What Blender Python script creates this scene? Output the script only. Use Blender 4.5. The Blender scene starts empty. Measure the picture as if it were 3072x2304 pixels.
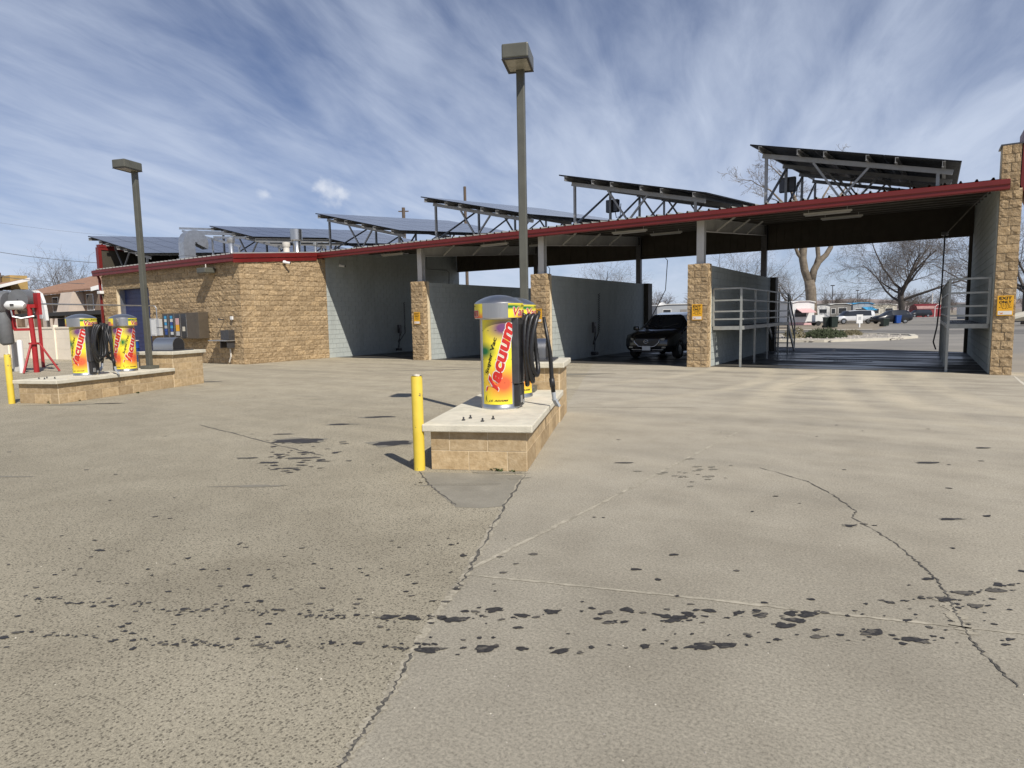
import bpy, bmesh, math, random
from mathutils import Vector, Matrix, noise as mnoise

SC = bpy.context.scene
COL = SC.collection
R = math.radians
rnd = random.Random(7)

# ------------------------------------------------------------------ camera
CAM = Vector((16.817, -18.781, 1.559))
YAW, PIT, ROL, FPX = R(-33.009), R(5.927), R(-1.111), 1898.4      # focal length in photo pixels (3072 wide)
FW = Vector((math.sin(YAW)*math.cos(PIT), math.cos(YAW)*math.cos(PIT), -math.sin(PIT)))
_r = Vector((math.cos(YAW), -math.sin(YAW), 0.0))
_u = _r.cross(FW)
RT = _r*math.cos(ROL) + _u*math.sin(ROL)
UP = -_r*math.sin(ROL) + _u*math.cos(ROL)
cd = bpy.data.cameras.new('camera')
cd.sensor_fit = 'HORIZONTAL'; cd.sensor_width = 36.0; cd.lens = FPX/3072*36.0
cd.clip_start = 0.05; cd.clip_end = 20000
cam = bpy.data.objects.new('camera', cd); COL.objects.link(cam)
cam.matrix_world = Matrix(((RT.x, UP.x, -FW.x, CAM.x), (RT.y, UP.y, -FW.y, CAM.y), (RT.z, UP.z, -FW.z, CAM.z), (0, 0, 0, 1)))
SC.camera = cam

# ------------------------------------------------------------------ light and sky
SUN_EL = R(46.5)
SUN_H = Vector((0.897, -0.442, 0)).normalized()                    # horizontal direction towards the sun
W = bpy.data.worlds.new('World'); SC.world = W; W.use_nodes = True
def build_world():
    nt = W.node_tree; N = nt.nodes; L = nt.links; N.clear()
    out = N.new('ShaderNodeOutputWorld'); bg = N.new('ShaderNodeBackground'); bg.inputs['Strength'].default_value = 0.06
    sky = N.new('ShaderNodeTexSky'); sky.sky_type = 'NISHITA'; sky.sun_disc = False
    sky.sun_elevation = SUN_EL; sky.sun_rotation = math.atan2(SUN_H.x, SUN_H.y)
    sky.altitude = 1400; sky.air_density = 1.0; sky.dust_density = 0.6; sky.ozone_density = 2.2
    tc = N.new('ShaderNodeTexCoord'); sep = N.new('ShaderNodeSeparateXYZ'); L.new(tc.outputs['Generated'], sep.inputs[0])
    def math_(op, a, b=None, c=None):
        n = N.new('ShaderNodeMath'); n.operation = op
        for i, v in enumerate((a, b, c)):
            if v is None: continue
            if isinstance(v, (int, float)): n.inputs[i].default_value = v
            else: L.new(v, n.inputs[i])
        return n.outputs[0]
    zc = math_('ADD', math_('MAXIMUM', sep.outputs['Z'], 0.0), 0.16)
    px = math_('DIVIDE', sep.outputs['X'], zc); py = math_('DIVIDE', sep.outputs['Y'], zc)
    comb = N.new('ShaderNodeCombineXYZ'); L.new(px, comb.inputs[0]); L.new(py, comb.inputs[1])
    def layer(rot, sx, sy, detail, dist, rough, off):
        vr = N.new('ShaderNodeVectorRotate'); vr.rotation_type = 'Z_AXIS'; vr.inputs['Angle'].default_value = rot
        L.new(comb.outputs[0], vr.inputs['Vector'])
        mp = N.new('ShaderNodeMapping'); mp.inputs['Scale'].default_value = (sx, sy, 1); mp.inputs['Location'].default_value = (off, off*.7, off*.3)
        L.new(vr.outputs[0], mp.inputs['Vector'])
        nz = N.new('ShaderNodeTexNoise'); nz.inputs['Scale'].default_value = 1.0; nz.inputs['Detail'].default_value = detail
        nz.inputs['Roughness'].default_value = rough; nz.inputs['Distortion'].default_value = dist
        L.new(mp.outputs[0], nz.inputs['Vector'])
        return nz.outputs['Fac']
    ang = YAW
    a = layer(ang + R(8), 2.3, 0.42, 9, 0.9, 0.52, 3.1)       # long streaks running away from the viewer
    b = layer(ang - R(16), 0.9, 0.5, 5, 0.5, 0.5, 7.7)        # broad veils
    c = layer(ang + R(22), 6.5, 1.8, 8, 0.4, 0.6, 1.3)        # fine wisps
    cov = math_('ADD', math_('ADD', math_('MULTIPLY', a, 0.33), math_('MULTIPLY', b, 0.60)), math_('MULTIPLY', c, 0.37))
    low = math_('SUBTRACT', 1.0, math_('MINIMUM', math_('MULTIPLY', math_('MAXIMUM', sep.outputs['Z'], 0.0), 2.2), 1.0))
    cov = math_('ADD', cov, math_('MULTIPLY', low, 0.27))
    mr = N.new('ShaderNodeMapRange'); mr.inputs['From Min'].default_value = 0.46; mr.inputs['From Max'].default_value = 1.08
    mr.inputs['To Min'].default_value = 0.0; mr.inputs['To Max'].default_value = 0.93; mr.interpolation_type = 'SMOOTHSTEP'
    L.new(cov, mr.inputs['Value'])
    sat = N.new('ShaderNodeMixRGB'); sat.blend_type = 'MULTIPLY'; sat.inputs['Fac'].default_value = 1.0
    sat.inputs['Color2'].default_value = (0.97, 1.04, 1.30, 1)
    L.new(sky.outputs['Color'], sat.inputs['Color1'])
    mix = N.new('ShaderNodeMixRGB'); L.new(mr.outputs[0], mix.inputs['Fac']); L.new(sat.outputs['Color'], mix.inputs['Color1'])
    mix.inputs['Color2'].default_value = (10.2, 11.5, 14.0, 1)
    last = mix.outputs[0]
    for u, v, sz in ((990, 572, 0.020), (1030, 586, 0.012), (960, 562, 0.011), (795, 583, 0.009)):      # small cumulus puffs
        d0 = (FW+RT*((u-1536)/FPX)-UP*((v-1152)/FPX)).normalized()
        vm = N.new('ShaderNodeVectorMath'); vm.operation = 'DISTANCE'; L.new(tc.outputs['Generated'], vm.inputs[0]); vm.inputs[1].default_value = d0
        nz = N.new('ShaderNodeTexNoise'); nz.inputs['Scale'].default_value = 60; nz.inputs['Detail'].default_value = 5; L.new(tc.outputs['Generated'], nz.inputs['Vector'])
        q = math_('ADD', vm.outputs['Value'], math_('MULTIPLY', math_('SUBTRACT', nz.outputs['Fac'], 0.5), sz*2.2))
        mq = N.new('ShaderNodeMapRange'); mq.interpolation_type = 'SMOOTHSTEP'
        for k, vv in zip(('From Min', 'From Max', 'To Min', 'To Max'), (0.0, sz*1.25, 0.5, 0.0)): mq.inputs[k].default_value = vv
        L.new(q, mq.inputs['Value'])
        mx = N.new('ShaderNodeMixRGB'); L.new(mq.outputs[0], mx.inputs['Fac']); L.new(last, mx.inputs['Color1']); mx.inputs['Color2'].default_value = (13.6, 14.2, 15.4, 1); last = mx.outputs[0]
    L.new(last, bg.inputs['Color']); L.new(bg.outputs[0], out.inputs['Surface'])
build_world()
sl = bpy.data.lights.new('sun', 'SUN'); sl.energy = 5.0; sl.angle = R(0.55); sl.color = (1.0, 0.945, 0.86)
sun = bpy.data.objects.new('sun', sl); COL.objects.link(sun)
_sd = Vector((SUN_H.x*math.cos(SUN_EL), SUN_H.y*math.cos(SUN_EL), math.sin(SUN_EL)))
sun.rotation_euler = _sd.to_track_quat('Z', 'Y').to_euler(); sun.location = (30, -20, 40)
vs = SC.view_settings
vs.view_transform = 'Standard'; vs.look = 'None'; vs.gamma = 1.0; vs.exposure = 0.0; vs.use_curve_mapping = False

# ------------------------------------------------------------------ photo pixel -> place
def ray(u, v): return FW + RT*((u-1536)/FPX) - UP*((v-1152)/FPX)
def G(u, v, z=0.0):
    d = ray(u, v); return CAM + d*((z-CAM.z)/d.z)
def at(u, v, depth): return CAM + ray(u, v)*depth
def PY(u, v, Y):
    d = ray(u, v); return CAM + d*((Y-CAM.y)/d.y)
D2S = 3072/2212.0                                                   # display -> photo pixels
def GD(x, y, z=0.0): return G(x*D2S, y*D2S, z)

# ------------------------------------------------------------------ materials
MATS = {}
class NT:
    def __init__(s, name):
        s.m = bpy.data.materials.new(name); s.m.use_nodes = True
        s.n = s.m.node_tree.nodes; s.l = s.m.node_tree.links
        s.b = s.n['Principled BSDF']; s.out = s.n['Material Output']; MATS[name] = s.m
    def new(s, t, **kw):
        x = s.n.new(t)
        for k, v in kw.items(): setattr(x, k, v)
        return x
    def lk(s, a, b): s.l.new(a, b)
    def coord(s, kind='Object'): return s.new('ShaderNodeTexCoord').outputs[kind]
    def geo(s, kind='Position'): return s.new('ShaderNodeNewGeometry').outputs[kind]
    def noise(s, vec, scale, detail=4, rough=0.55, dist=0.0, smap=None, out='Fac'):
        if smap:
            mp = s.new('ShaderNodeMapping'); mp.inputs['Scale'].default_value = smap[0]
            mp.inputs['Rotation'].default_value = (0, 0, smap[1]); s.lk(vec, mp.inputs['Vector']); vec = mp.outputs[0]
        n = s.new('ShaderNodeTexNoise'); s.lk(vec, n.inputs['Vector'])
        n.inputs['Scale'].default_value = scale; n.inputs['Detail'].default_value = detail
        n.inputs['Roughness'].default_value = rough; n.inputs['Distortion'].default_value = dist
        return n.outputs[out]
    def vor(s, vec, scale, feature='F1', out='Distance'):
        n = s.new('ShaderNodeTexVoronoi', feature=feature); s.lk(vec, n.inputs['Vector']); n.inputs['Scale'].default_value = scale
        return n.outputs[out]
    def ramp(s, fac, stops):
        r = s.new('ShaderNodeValToRGB'); s.lk(fac, r.inputs['Fac']); e = r.color_ramp.elements
        while len(e) < len(stops): e.new(0.5)
        for x, (p, c) in zip(e, stops):
            x.position = p; x.color = (*c, 1) if len(c) == 3 else c
        return r.outputs['Color']
    def val(s, fac, a, b, lo=0.0, hi=1.0):
        r = s.new('ShaderNodeMapRange'); s.lk(fac, r.inputs['Value'])
        for k, v in zip(('From Min', 'From Max', 'To Min', 'To Max'), (a, b, lo, hi)): r.inputs[k].default_value = v
        return r.outputs[0]
    def mix(s, fac, a, b, mode='MIX'):
        m = s.new('ShaderNodeMixRGB', blend_type=mode)
        for k, v in (('Fac', fac), ('Color1', a), ('Color2', b)):
            if isinstance(v, (int, float)): m.inputs[k].default_value = v
            elif isinstance(v, tuple): m.inputs[k].default_value = (*v, 1) if len(v) == 3 else v
            else: s.lk(v, m.inputs[k])
        return m.outputs[0]
    def math(s, op, a, b=None):
        m = s.new('ShaderNodeMath', operation=op)
        for i, v in enumerate((a, b)):
            if v is None: continue
            if isinstance(v, (int, float)): m.inputs[i].default_value = v
            else: s.lk(v, m.inputs[i])
        return m.outputs[0]
    def set(s, **kw):
        for k, v in kw.items():
            i = s.b.inputs[k.replace('_', ' ')]
            if isinstance(v, (int, float)): i.default_value = v
            elif isinstance(v, tuple): i.default_value = (*v, 1) if len(v) == 3 else v
            else: s.lk(v, i)
    def bump(s, h, strength=0.3, dist=0.01):
        b = s.new('ShaderNodeBump'); b.inputs['Strength'].default_value = strength; b.inputs['Distance'].default_value = dist
        s.lk(h, b.inputs['Height']); s.lk(b.outputs[0], s.b.inputs['Normal'])

def plain(name, col, rough=0.5, metal=0.0, var=0.12, scale=6.0, bump=0.0, bscale=60.0, spec=0.5, coat=0.0):
    m = NT(name); v = m.coord()
    f = m.noise(v, scale, 5, 0.6)
    c = m.ramp(f, [(0.3, tuple(x*(1-var) for x in col)), (0.7, tuple(min(1, x*(1+var)) for x in col))])
    m.set(Base_Color=c, Metallic=metal, Roughness=m.val(m.noise(v, scale*2.3, 3), 0.3, 0.7, max(0.03, rough*0.85), min(1, rough*1.12)))
    m.b.inputs['Specular IOR Level'].default_value = spec
    if coat: m.b.inputs['Coat Weight'].default_value = coat; m.b.inputs['Coat Roughness'].default_value = 0.05
    if bump: m.bump(m.noise(v, bscale, 3), bump, 0.01)
    return m.m

plain('red_metal', (0.15, 0.013, 0.011), 0.45, var=0.10, scale=1.5)
plain('red_paint', (0.36, 0.022, 0.025), 0.45, var=0.12, scale=4)
plain('galvanized', (0.50, 0.51, 0.52), 0.38, 0.85, var=0.14, scale=9)
plain('rack_steel', (0.30, 0.30, 0.295), 0.5, 0.35, var=0.12, scale=5)
plain('roof_metal', (0.32, 0.31, 0.29), 0.5, 0.3, var=0.10, scale=2)
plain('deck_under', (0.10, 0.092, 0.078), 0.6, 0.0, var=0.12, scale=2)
plain('siding_brown', (0.055, 0.046, 0.032), 0.65, 0.0, var=0.14, scale=1.5)
plain('column_paint', (0.52, 0.51, 0.48), 0.5, 0.0, var=0.10, scale=3)
plain('rail_paint', (0.34, 0.35, 0.33), 0.45, 0.2, var=0.16, scale=7)
plain('bronze_paint', (0.098, 0.097, 0.078), 0.42, 0.0, var=0.14, scale=4)
plain('lens', (0.34, 0.32, 0.26), 0.25, 0.0, var=0.18, scale=6)
plain('cap_concrete', (0.60, 0.56, 0.45), 0.88, 0.0, var=0.14, scale=5, bump=0.5, bscale=70)
plain('kerb_concrete', (0.56, 0.52, 0.43), 0.9, 0.0, var=0.12, scale=1.5)
plain('black_rubber', (0.016, 0.016, 0.017), 0.42, 0.0, var=0.25, scale=14)
plain('black_plastic', (0.022, 0.022, 0.024), 0.45, 0.0, var=0.2, scale=8)
plain('grey_plastic', (0.36, 0.39, 0.42), 0.4, 0.0, var=0.1, scale=9)
plain('dark_steel', (0.10, 0.10, 0.105), 0.38, 0.6, var=0.2, scale=8)
plain('white_paint', (0.74, 0.74, 0.72), 0.5, 0.0, var=0.05, scale=5)
plain('off_white', (0.66, 0.62, 0.55), 0.6, 0.0, var=0.07, scale=2)
plain('cream_wall', (0.82, 0.73, 0.59), 0.85, 0.0, var=0.07, scale=1.2, bump=0.2, bscale=40)
plain('blower_grey', (0.145, 0.15, 0.155), 0.4, 0.0, var=0.12, scale=5)
plain('panel_grey', (0.46, 0.47, 0.48), 0.45, 0.0, var=0.06, scale=5)
plain('vend_brown', (0.105, 0.085, 0.062), 0.45, 0.2, var=0.14, scale=4)
plain('blue_paint', (0.006, 0.018, 0.10), 0.4, 0.0, var=0.12, scale=3)
plain('blue_bin', (0.015, 0.07, 0.30), 0.45, 0.0, var=0.1, scale=3)
plain('bin_green', (0.012, 0.022, 0.017), 0.5, 0.0, var=0.15, scale=3)
plain('stucco', (0.56, 0.47, 0.39), 0.9, 0.0, var=0.08, scale=1)
plain('apt_brick', (0.235, 0.165, 0.115), 0.9, 0.0, var=0.22, scale=3)
plain('chimney_tan', (0.42, 0.285, 0.105), 0.9, 0.0, var=0.14, scale=1.5)
plain('shingle', (0.30, 0.170, 0.108), 0.92, 0.0, var=0.22, scale=3.5)
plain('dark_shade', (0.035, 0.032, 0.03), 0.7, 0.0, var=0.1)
plain('window_glass', (0.03, 0.034, 0.04), 0.08, 0.0, var=0.1)
plain('tyre', (0.02, 0.02, 0.02), 0.75, 0.0, var=0.15)
plain('rim', (0.45, 0.46, 0.47), 0.3, 0.9, var=0.1)
plain('dark_paint', (0.006, 0.0065, 0.008), 0.22, 0.0, var=0.1, coat=1.0)
plain('white_car', (0.62, 0.63, 0.64), 0.3, 0.0, var=0.04, coat=0.6)
plain('navy_car', (0.008, 0.010, 0.015), 0.35, 0.0, var=0.1, coat=0.25)
plain('chrome', (0.75, 0.76, 0.78), 0.12, 1.0, var=0.05)
plain('plate_white', (0.62, 0.63, 0.62), 0.5, 0.0, var=0.14, scale=30)
plain('trailer_white', (0.68, 0.68, 0.66), 0.6, 0.0, var=0.06, scale=1)
plain('trailer_pink', (0.64, 0.40, 0.39), 0.6, 0.0, var=0.06, scale=1)
plain('trailer_grey', (0.30, 0.32, 0.34), 0.6, 0.0, var=0.07, scale=1)
plain('trailer_cream', (0.60, 0.56, 0.46), 0.6, 0.0, var=0.07, scale=1)
plain('trailer_dark', (0.20, 0.19, 0.175), 0.6, 0.0, var=0.1, scale=1)
plain('tarp_blue', (0.045, 0.33, 0.60), 0.5, 0.0, var=0.1, scale=2)
plain('barn_red', (0.22, 0.028, 0.032), 0.6, 0.0, var=0.12, scale=2)
plain('wood_pole', (0.115, 0.085, 0.062), 0.9, 0.0, var=0.2, scale=4)
plain('bark_pale', (0.165, 0.135, 0.10), 0.95, 0.0, var=0.35, scale=2.5, bump=0.8, bscale=9)
plain('bark_grey', (0.085, 0.074, 0.064), 0.95, 0.0, var=0.28, scale=3)
plain('twig', (0.135, 0.118, 0.105), 0.95, 0.0, var=0.25, scale=2)
plain('juniper', (0.045, 0.058, 0.026), 0.9, 0.0, var=0.35, scale=5)
plain('dry_shrub', (0.15, 0.13, 0.075), 0.9, 0.0, var=0.3, scale=5)
plain('weed_green', (0.055, 0.085, 0.022), 0.8, 0.0, var=0.3, scale=20)
plain('sign_black', (0.012, 0.011, 0.010), 0.5, 0.0, var=0.1)
plain('print_red', (0.52, 0.025, 0.018), 0.4, 0.0, var=0.08)
plain('print_white', (0.72, 0.70, 0.66), 0.45, 0.0, var=0.06)
plain('print_orange', (0.70, 0.21, 0.02), 0.45, 0.0, var=0.1)
plain('sign_yellow', (0.78, 0.40, 0.018), 0.45, 0.0, var=0.05, scale=4)
plain('tan_sign', (0.35, 0.35, 0.34), 0.6, 0.0, var=0.1)
plain('rock', (0.34, 0.31, 0.27), 0.95, 0.0, var=0.3, scale=2)
plain('solar_frame', (0.012, 0.012, 0.013), 0.4, 0.6, var=0.1)
plain('solar_back', (0.004, 0.005, 0.005), 0.6, 0.0, var=0.1)
plain('wire', (0.02, 0.02, 0.02), 0.6)
plain('wire_far', (0.09, 0.10, 0.11), 0.6)

def mk_blocks(name, base, dark, light, bump=0.8, isv=1.0):
    m = NT(name); v = m.geo()
    isl = m.math('FRACT', m.math('ADD', m.new('ShaderNodeObjectInfo').outputs['Random'], m.geo('Random Per Island')))
    f = m.noise(v, 14, 6, 0.65); g = m.noise(v, 1.3, 3)
    c = m.ramp(f, [(0.28, dark), (0.5, base), (0.75, light)])
    c = m.mix(isv, c, m.ramp(isl, [(0.0, (0.80, 0.78, 0.76)), (0.5, (1, 1, 1)), (1.0, (1.14, 1.12, 1.08))]), 'MULTIPLY')
    c = m.mix(m.val(g, 0.55, 0.8, 0, 0.45 if isv > .5 else 0.1), c, tuple(x*0.62 for x in base))
    if isv < .5:
        stn = m.noise(v, 1.6, 5, 0.6, 0.2, ((1, 1, 0.28), 0)); c = m.mix(m.val(stn, 0.5, 0.72, 0, 0.35), c, (0.24, 0.25, 0.235)); c = m.mix(m.val(m.noise(v, 5, 5, 0.7), 0.62, 0.78, 0, 0.3), c, (0.55, 0.57, 0.55))
    m.set(Base_Color=c, Roughness=0.95); m.b.inputs['Specular IOR Level'].default_value = 0.2
    m.bump(m.math('ADD', m.noise(v, 45, 5, 0.7), m.math('MULTIPLY', m.noise(v, 16, 3, 0.6), 1.2)), bump, 0.025)
mk_blocks('split_block', (0.415, 0.305, 0.180), (0.28, 0.196, 0.108), (0.54, 0.42, 0.27), 0.75)
mk_blocks('smooth_block', (0.455, 0.34, 0.20), (0.34, 0.24, 0.13), (0.56, 0.44, 0.28), 0.25)
mk_blocks('painted_block', (0.42, 0.45, 0.425), (0.385, 0.415, 0.39), (0.45, 0.48, 0.455), 0.2, 0.12)
plain('mortar', (0.66, 0.54, 0.36), 0.95, 0.0, var=0.12, scale=10)
plain('mortar_painted', (0.36, 0.385, 0.365), 0.9, 0.0, var=0.06, scale=4)

def mk_stainless():
    m = NT('stainless'); v = m.coord()
    br = m.noise(v, 3.0, 3, 0.5, 0, ((60, 60, 1.2), 0))
    m.set(Base_Color=m.ramp(br, [(0.3, (0.55, 0.54, 0.52)), (0.7, (0.61, 0.60, 0.575))]), Metallic=1.0, Roughness=m.val(br, 0.3, 0.7, 0.30, 0.38))
mk_stainless()

def mk_bollard():
    m = NT('bollard_yellow'); v = m.coord()
    chip = m.math('GREATER_THAN', m.noise(v, 11, 5, 0.6), 0.655)
    c = m.ramp(m.noise(v, 4, 4), [(0.3, (0.66, 0.48, 0.045)), (0.7, (0.78, 0.59, 0.075))])
    m.set(Base_Color=m.mix(chip, c, (0.12, 0.105, 0.07)), Roughness=0.5)
mk_bollard()

def mk_solar():
    m = NT('solar_glass'); v = m.coord()
    br = m.new('ShaderNodeTexBrick'); br.offset = 0.0; br.inputs['Scale'].default_value = 1.0
    br.inputs['Brick Width'].default_value = 0.157; br.inputs['Row Height'].default_value = 0.157; br.inputs['Mortar Size'].default_value = 0.003
    br.inputs['Color1'].default_value = (0.082, 0.090, 0.112, 1); br.inputs['Color2'].default_value = (0.095, 0.104, 0.128, 1)
    br.inputs['Mortar'].default_value = (0.20, 0.21, 0.23, 1)
    m.lk(v, br.inputs['Vector'])
    m.set(Base_Color=br.outputs['Color'], Roughness=0.16); m.b.inputs['Specular IOR Level'].default_value = 0.5
mk_solar()

def mk_label():
    # printed wrap: object x = arc length, object z = height on the label; soft colour clouds on yellow
    m = NT('vac_print'); at_ = m.new('ShaderNodeAttribute'); at_.attribute_name = 'uvp'
    sep = m.new('ShaderNodeSeparateXYZ'); m.lk(at_.outputs['Vector'], sep.inputs[0]); x, y = sep.outputs[0], sep.outputs[1]
    def blob(cx, cy, rx, ry, pw=1.0):
        dx = m.math('DIVIDE', m.math('SUBTRACT', x, cx), rx); dy = m.math('DIVIDE', m.math('SUBTRACT', y, cy), ry)
        d = m.math('SQRT', m.math('ADD', m.math('MULTIPLY', dx, dx), m.math('MULTIPLY', dy, dy)))
        return m.val(d, 0.25, 1.0, 1.0, 0.0)
    c = m.mix(blob(0.72, 0.25, 0.72, 0.24), (0.90, 0.74, 0.045), (0.76, 0.13, 0.045))
    c = m.mix(blob(0.72, 0.90, 0.62, 0.17), c, (0.16, 0.06, 0.17))
    c = m.mix(blob(0.08, 0.63, 0.48, 0.115), c, (0.008, 0.16, 0.045))
    gv = m.coord(); wear = m.noise(gv, 7, 6, 0.7); scr = m.math('GREATER_THAN', m.noise(gv, 26, 4, 0.7), 0.70)
    c = m.mix(m.val(wear, 0.5, 0.8, 0, 0.35), c, m.mix(1.0, c, (0.82, 0.80, 0.72), 'MULTIPLY')); c = m.mix(m.math('MULTIPLY', scr, 0.45), c, (0.62, 0.57, 0.42))
    m.set(Base_Color=c, Roughness=0.42)
mk_label()

def seam_side(m, v):
    # signed side of the joint that splits the lot: left slab is coarse, right slab is smooth
    a, b = GD(740, 1659), GD(1135, 1022)
    nx, ny = -(b.y-a.y), (b.x-a.x); ln = math.hypot(nx, ny); nx /= ln; ny /= ln
    sep = m.new('ShaderNodeSeparateXYZ'); m.lk(v, sep.inputs[0])
    d = m.math('ADD', m.math('MULTIPLY', m.math('SUBTRACT', sep.outputs[0], a.x), nx), m.math('MULTIPLY', m.math('SUBTRACT', sep.outputs[1], a.y), ny))
    return d, sep
def mk_lot():
    m = NT('lot_concrete'); v = m.geo()
    d, sep = seam_side(m, v)
    wob = m.math('MULTIPLY', m.math('SUBTRACT', m.noise(v, 3.0, 3), 0.5), 0.10)
    left = m.val(m.math('ADD', d, wob), -0.01, 0.02, 0, 1)
    big = m.noise(v, 0.28, 5, 0.6); mid = m.noise(v, 1.7, 5, 0.62)
    fine = m.noise(v, 70, 5, 0.8); fine2 = m.noise(v, 34, 3, 0.7)
    streak = m.noise(v, 0.55, 5, 0.6, 0.3, ((0.35, 2.4, 1), R(28)))
    streak2 = m.noise(v, 0.8, 4, 0.6, 0.2, ((0.5, 3.4, 1), R(-24)))
    base = m.ramp(m.math('ADD', m.math('MULTIPLY', big, 0.55), m.math('MULTIPLY', mid, 0.45)),
                  [(0.34, (0.248, 0.226, 0.174)), (0.5, (0.305, 0.280, 0.218)), (0.66, (0.352, 0.324, 0.255))])
    # sandy tyre-dragged dust, plus grazing-view brightening towards the bays painted into the colour
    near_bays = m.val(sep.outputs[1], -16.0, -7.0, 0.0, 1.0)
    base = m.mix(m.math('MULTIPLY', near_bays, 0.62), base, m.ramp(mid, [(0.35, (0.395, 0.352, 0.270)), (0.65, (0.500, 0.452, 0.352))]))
    def circ(p, q, r):
        ax, ay, bx, by, cx, cy = p.x, p.y, q.x, q.y, r.x, r.y; d = 2*(ax*(by-cy)+bx*(cy-ay)+cx*(ay-by))
        ux = ((ax*ax+ay*ay)*(by-cy)+(bx*bx+by*by)*(cy-ay)+(cx*cx+cy*cy)*(ay-by))/d; uy = ((ax*ax+ay*ay)*(cx-bx)+(bx*bx+by*by)*(ax-cx)+(cx*cx+cy*cy)*(bx-ax))/d
        return ux, uy, math.hypot(ax-ux, ay-uy)
    brk = m.noise(v, 1.1, 5, 0.65); arcs = None
    for pts, wd, st in ((((1748, 814), (1672, 845), (1625, 905)), 0.42, 1.0), (((1660, 812), (1585, 838), (1420, 862)), 0.30, 0.8), (((1880, 812), (1960, 868), (2190, 950)), 0.40, 0.9), (((1790, 812), (1850, 880), (2150, 1010)), 0.35, 0.8), (((1500, 806), (1300, 830), (1000, 850)), 0.30, 0.6), (((1990, 815), (2090, 860), (2205, 890)), 0.35, 0.7)):
        ux, uy, rr_ = circ(*[GD(*p) for p in pts]); dx = m.math('SUBTRACT', sep.outputs[0], ux); dy = m.math('SUBTRACT', sep.outputs[1], uy)
        dd = m.math('ABSOLUTE', m.math('SUBTRACT', m.math('SQRT', m.math('ADD', m.math('MULTIPLY', dx, dx), m.math('MULTIPLY', dy, dy))), rr_))
        k = m.math('MULTIPLY', m.val(m.math('ADD', dd, m.math('MULTIPLY', m.math('SUBTRACT', brk, 0.5), 0.5)), wd*0.35, wd, st, 0.0), m.val(sep.outputs[1], -9.5, -5.5, 0.0, 1.0)); arcs = k if arcs is None else m.math('MAXIMUM', arcs, k)
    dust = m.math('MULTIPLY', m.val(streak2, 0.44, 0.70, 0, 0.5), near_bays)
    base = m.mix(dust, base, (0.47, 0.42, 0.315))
    arcs_ = m.math('MULTIPLY', arcs, m.val(brk, 0.34, 0.60, 0.12, 0.72))
    grime = m.math('MULTIPLY', m.val(streak, 0.48, 0.70, 0, 0.6), m.val(sep.outputs[1], -14.0, -2.0, 0.2, 1.0))
    base = m.mix(grime, base, (0.165, 0.155, 0.13))
    base = m.mix(arcs_, base, (0.56, 0.495, 0.36))
    sp = m.ramp(fine, [(0.33, (0.52, 0.51, 0.49)), (0.5, (1, 1, 1)), (0.67, (1.32, 1.31, 1.28))])
    base = m.mix(0.95, base, sp, 'MULTIPLY')
    base = m.mix(0.5, base, m.ramp(fine2, [(0.35, (0.86, 0.86, 0.86)), (0.65, (1.1, 1.1, 1.1))]), 'MULTIPLY')
    # coarse slab: exposed aggregate with dark voids
    vo = m.vor(v, 62); vc = m.vor(v, 62, out='Color')
    sepc = m.new('ShaderNodeSeparateXYZ'); m.lk(vc, sepc.inputs[0])
    pit = m.math('MULTIPLY', m.math('LESS_THAN', vo, 0.36), m.math('GREATER_THAN', sepc.outputs[0], 0.45))
    pit2 = m.math('GREATER_THAN', m.noise(v, 130, 2, 0.6), 0.60)
    pits = m.math('MULTIPLY', m.math('MAXIMUM', pit, m.math('MULTIPLY', pit2, 0.6)), left)
    base = m.mix(m.math('MULTIPLY', pits, 0.68), base, (0.060, 0.054, 0.042))
    tint = m.mix(m.math('MULTIPLY', left, 0.5), base, m.mix(1.0, base, (1.06, 1.02, 0.95), 'MULTIPLY'))
    tint = m.mix(m.math('SUBTRACT', 1.0, left), tint, m.mix(1.0, tint, (0.985, 0.98, 1.0), 'MULTIPLY'))
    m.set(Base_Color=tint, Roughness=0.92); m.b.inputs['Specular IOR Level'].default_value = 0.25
    h = m.math('SUBTRACT', m.math('ADD', m.math('MULTIPLY', fine, 0.5), m.math('MULTIPLY', fine2, 0.3)), m.math('MULTIPLY', pits, 0.6))
    m.bump(h, 0.5, 0.006)
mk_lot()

def mk_ground(name, a, b, c, s1=0.4, s2=30, rough=0.95):
    m = NT(name); v = m.geo()
    f = m.math('ADD', m.math('MULTIPLY', m.noise(v, s1, 5, 0.6), 0.6), m.math('MULTIPLY', m.noise(v, s2, 3, 0.7), 0.4))
    m.set(Base_Color=m.ramp(f, [(0.33, a), (0.5, b), (0.67, c)]), Roughness=rough)
    m.b.inputs['Specular IOR Level'].default_value = 0.25
    m.bump(m.noise(v, s2*1.5, 3), 0.4, 0.01)
mk_ground('asphalt', (0.115, 0.11, 0.105), (0.155, 0.148, 0.138), (0.20, 0.19, 0.175))
mk_ground('drive_asphalt', (0.19, 0.18, 0.165), (0.235, 0.222, 0.20), (0.29, 0.27, 0.24))
mk_ground('patch_asphalt', (0.19, 0.174, 0.14), (0.245, 0.226, 0.182), (0.31, 0.286, 0.232), 2.5, 60)
mk_ground('sidewalk', (0.40, 0.37, 0.31), (0.47, 0.43, 0.36), (0.53, 0.49, 0.41))
mk_ground('dirt', (0.19, 0.16, 0.12), (0.25, 0.215, 0.165), (0.31, 0.27, 0.21), 0.2, 4)
mk_ground('gravel', (0.20, 0.18, 0.155), (0.32, 0.295, 0.255), (0.46, 0.43, 0.38), 1.2, 6)
mk_ground('hill_soil', (0.235, 0.195, 0.175), (0.285, 0.24, 0.22), (0.335, 0.29, 0.265), 0.006, 0.03)

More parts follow.
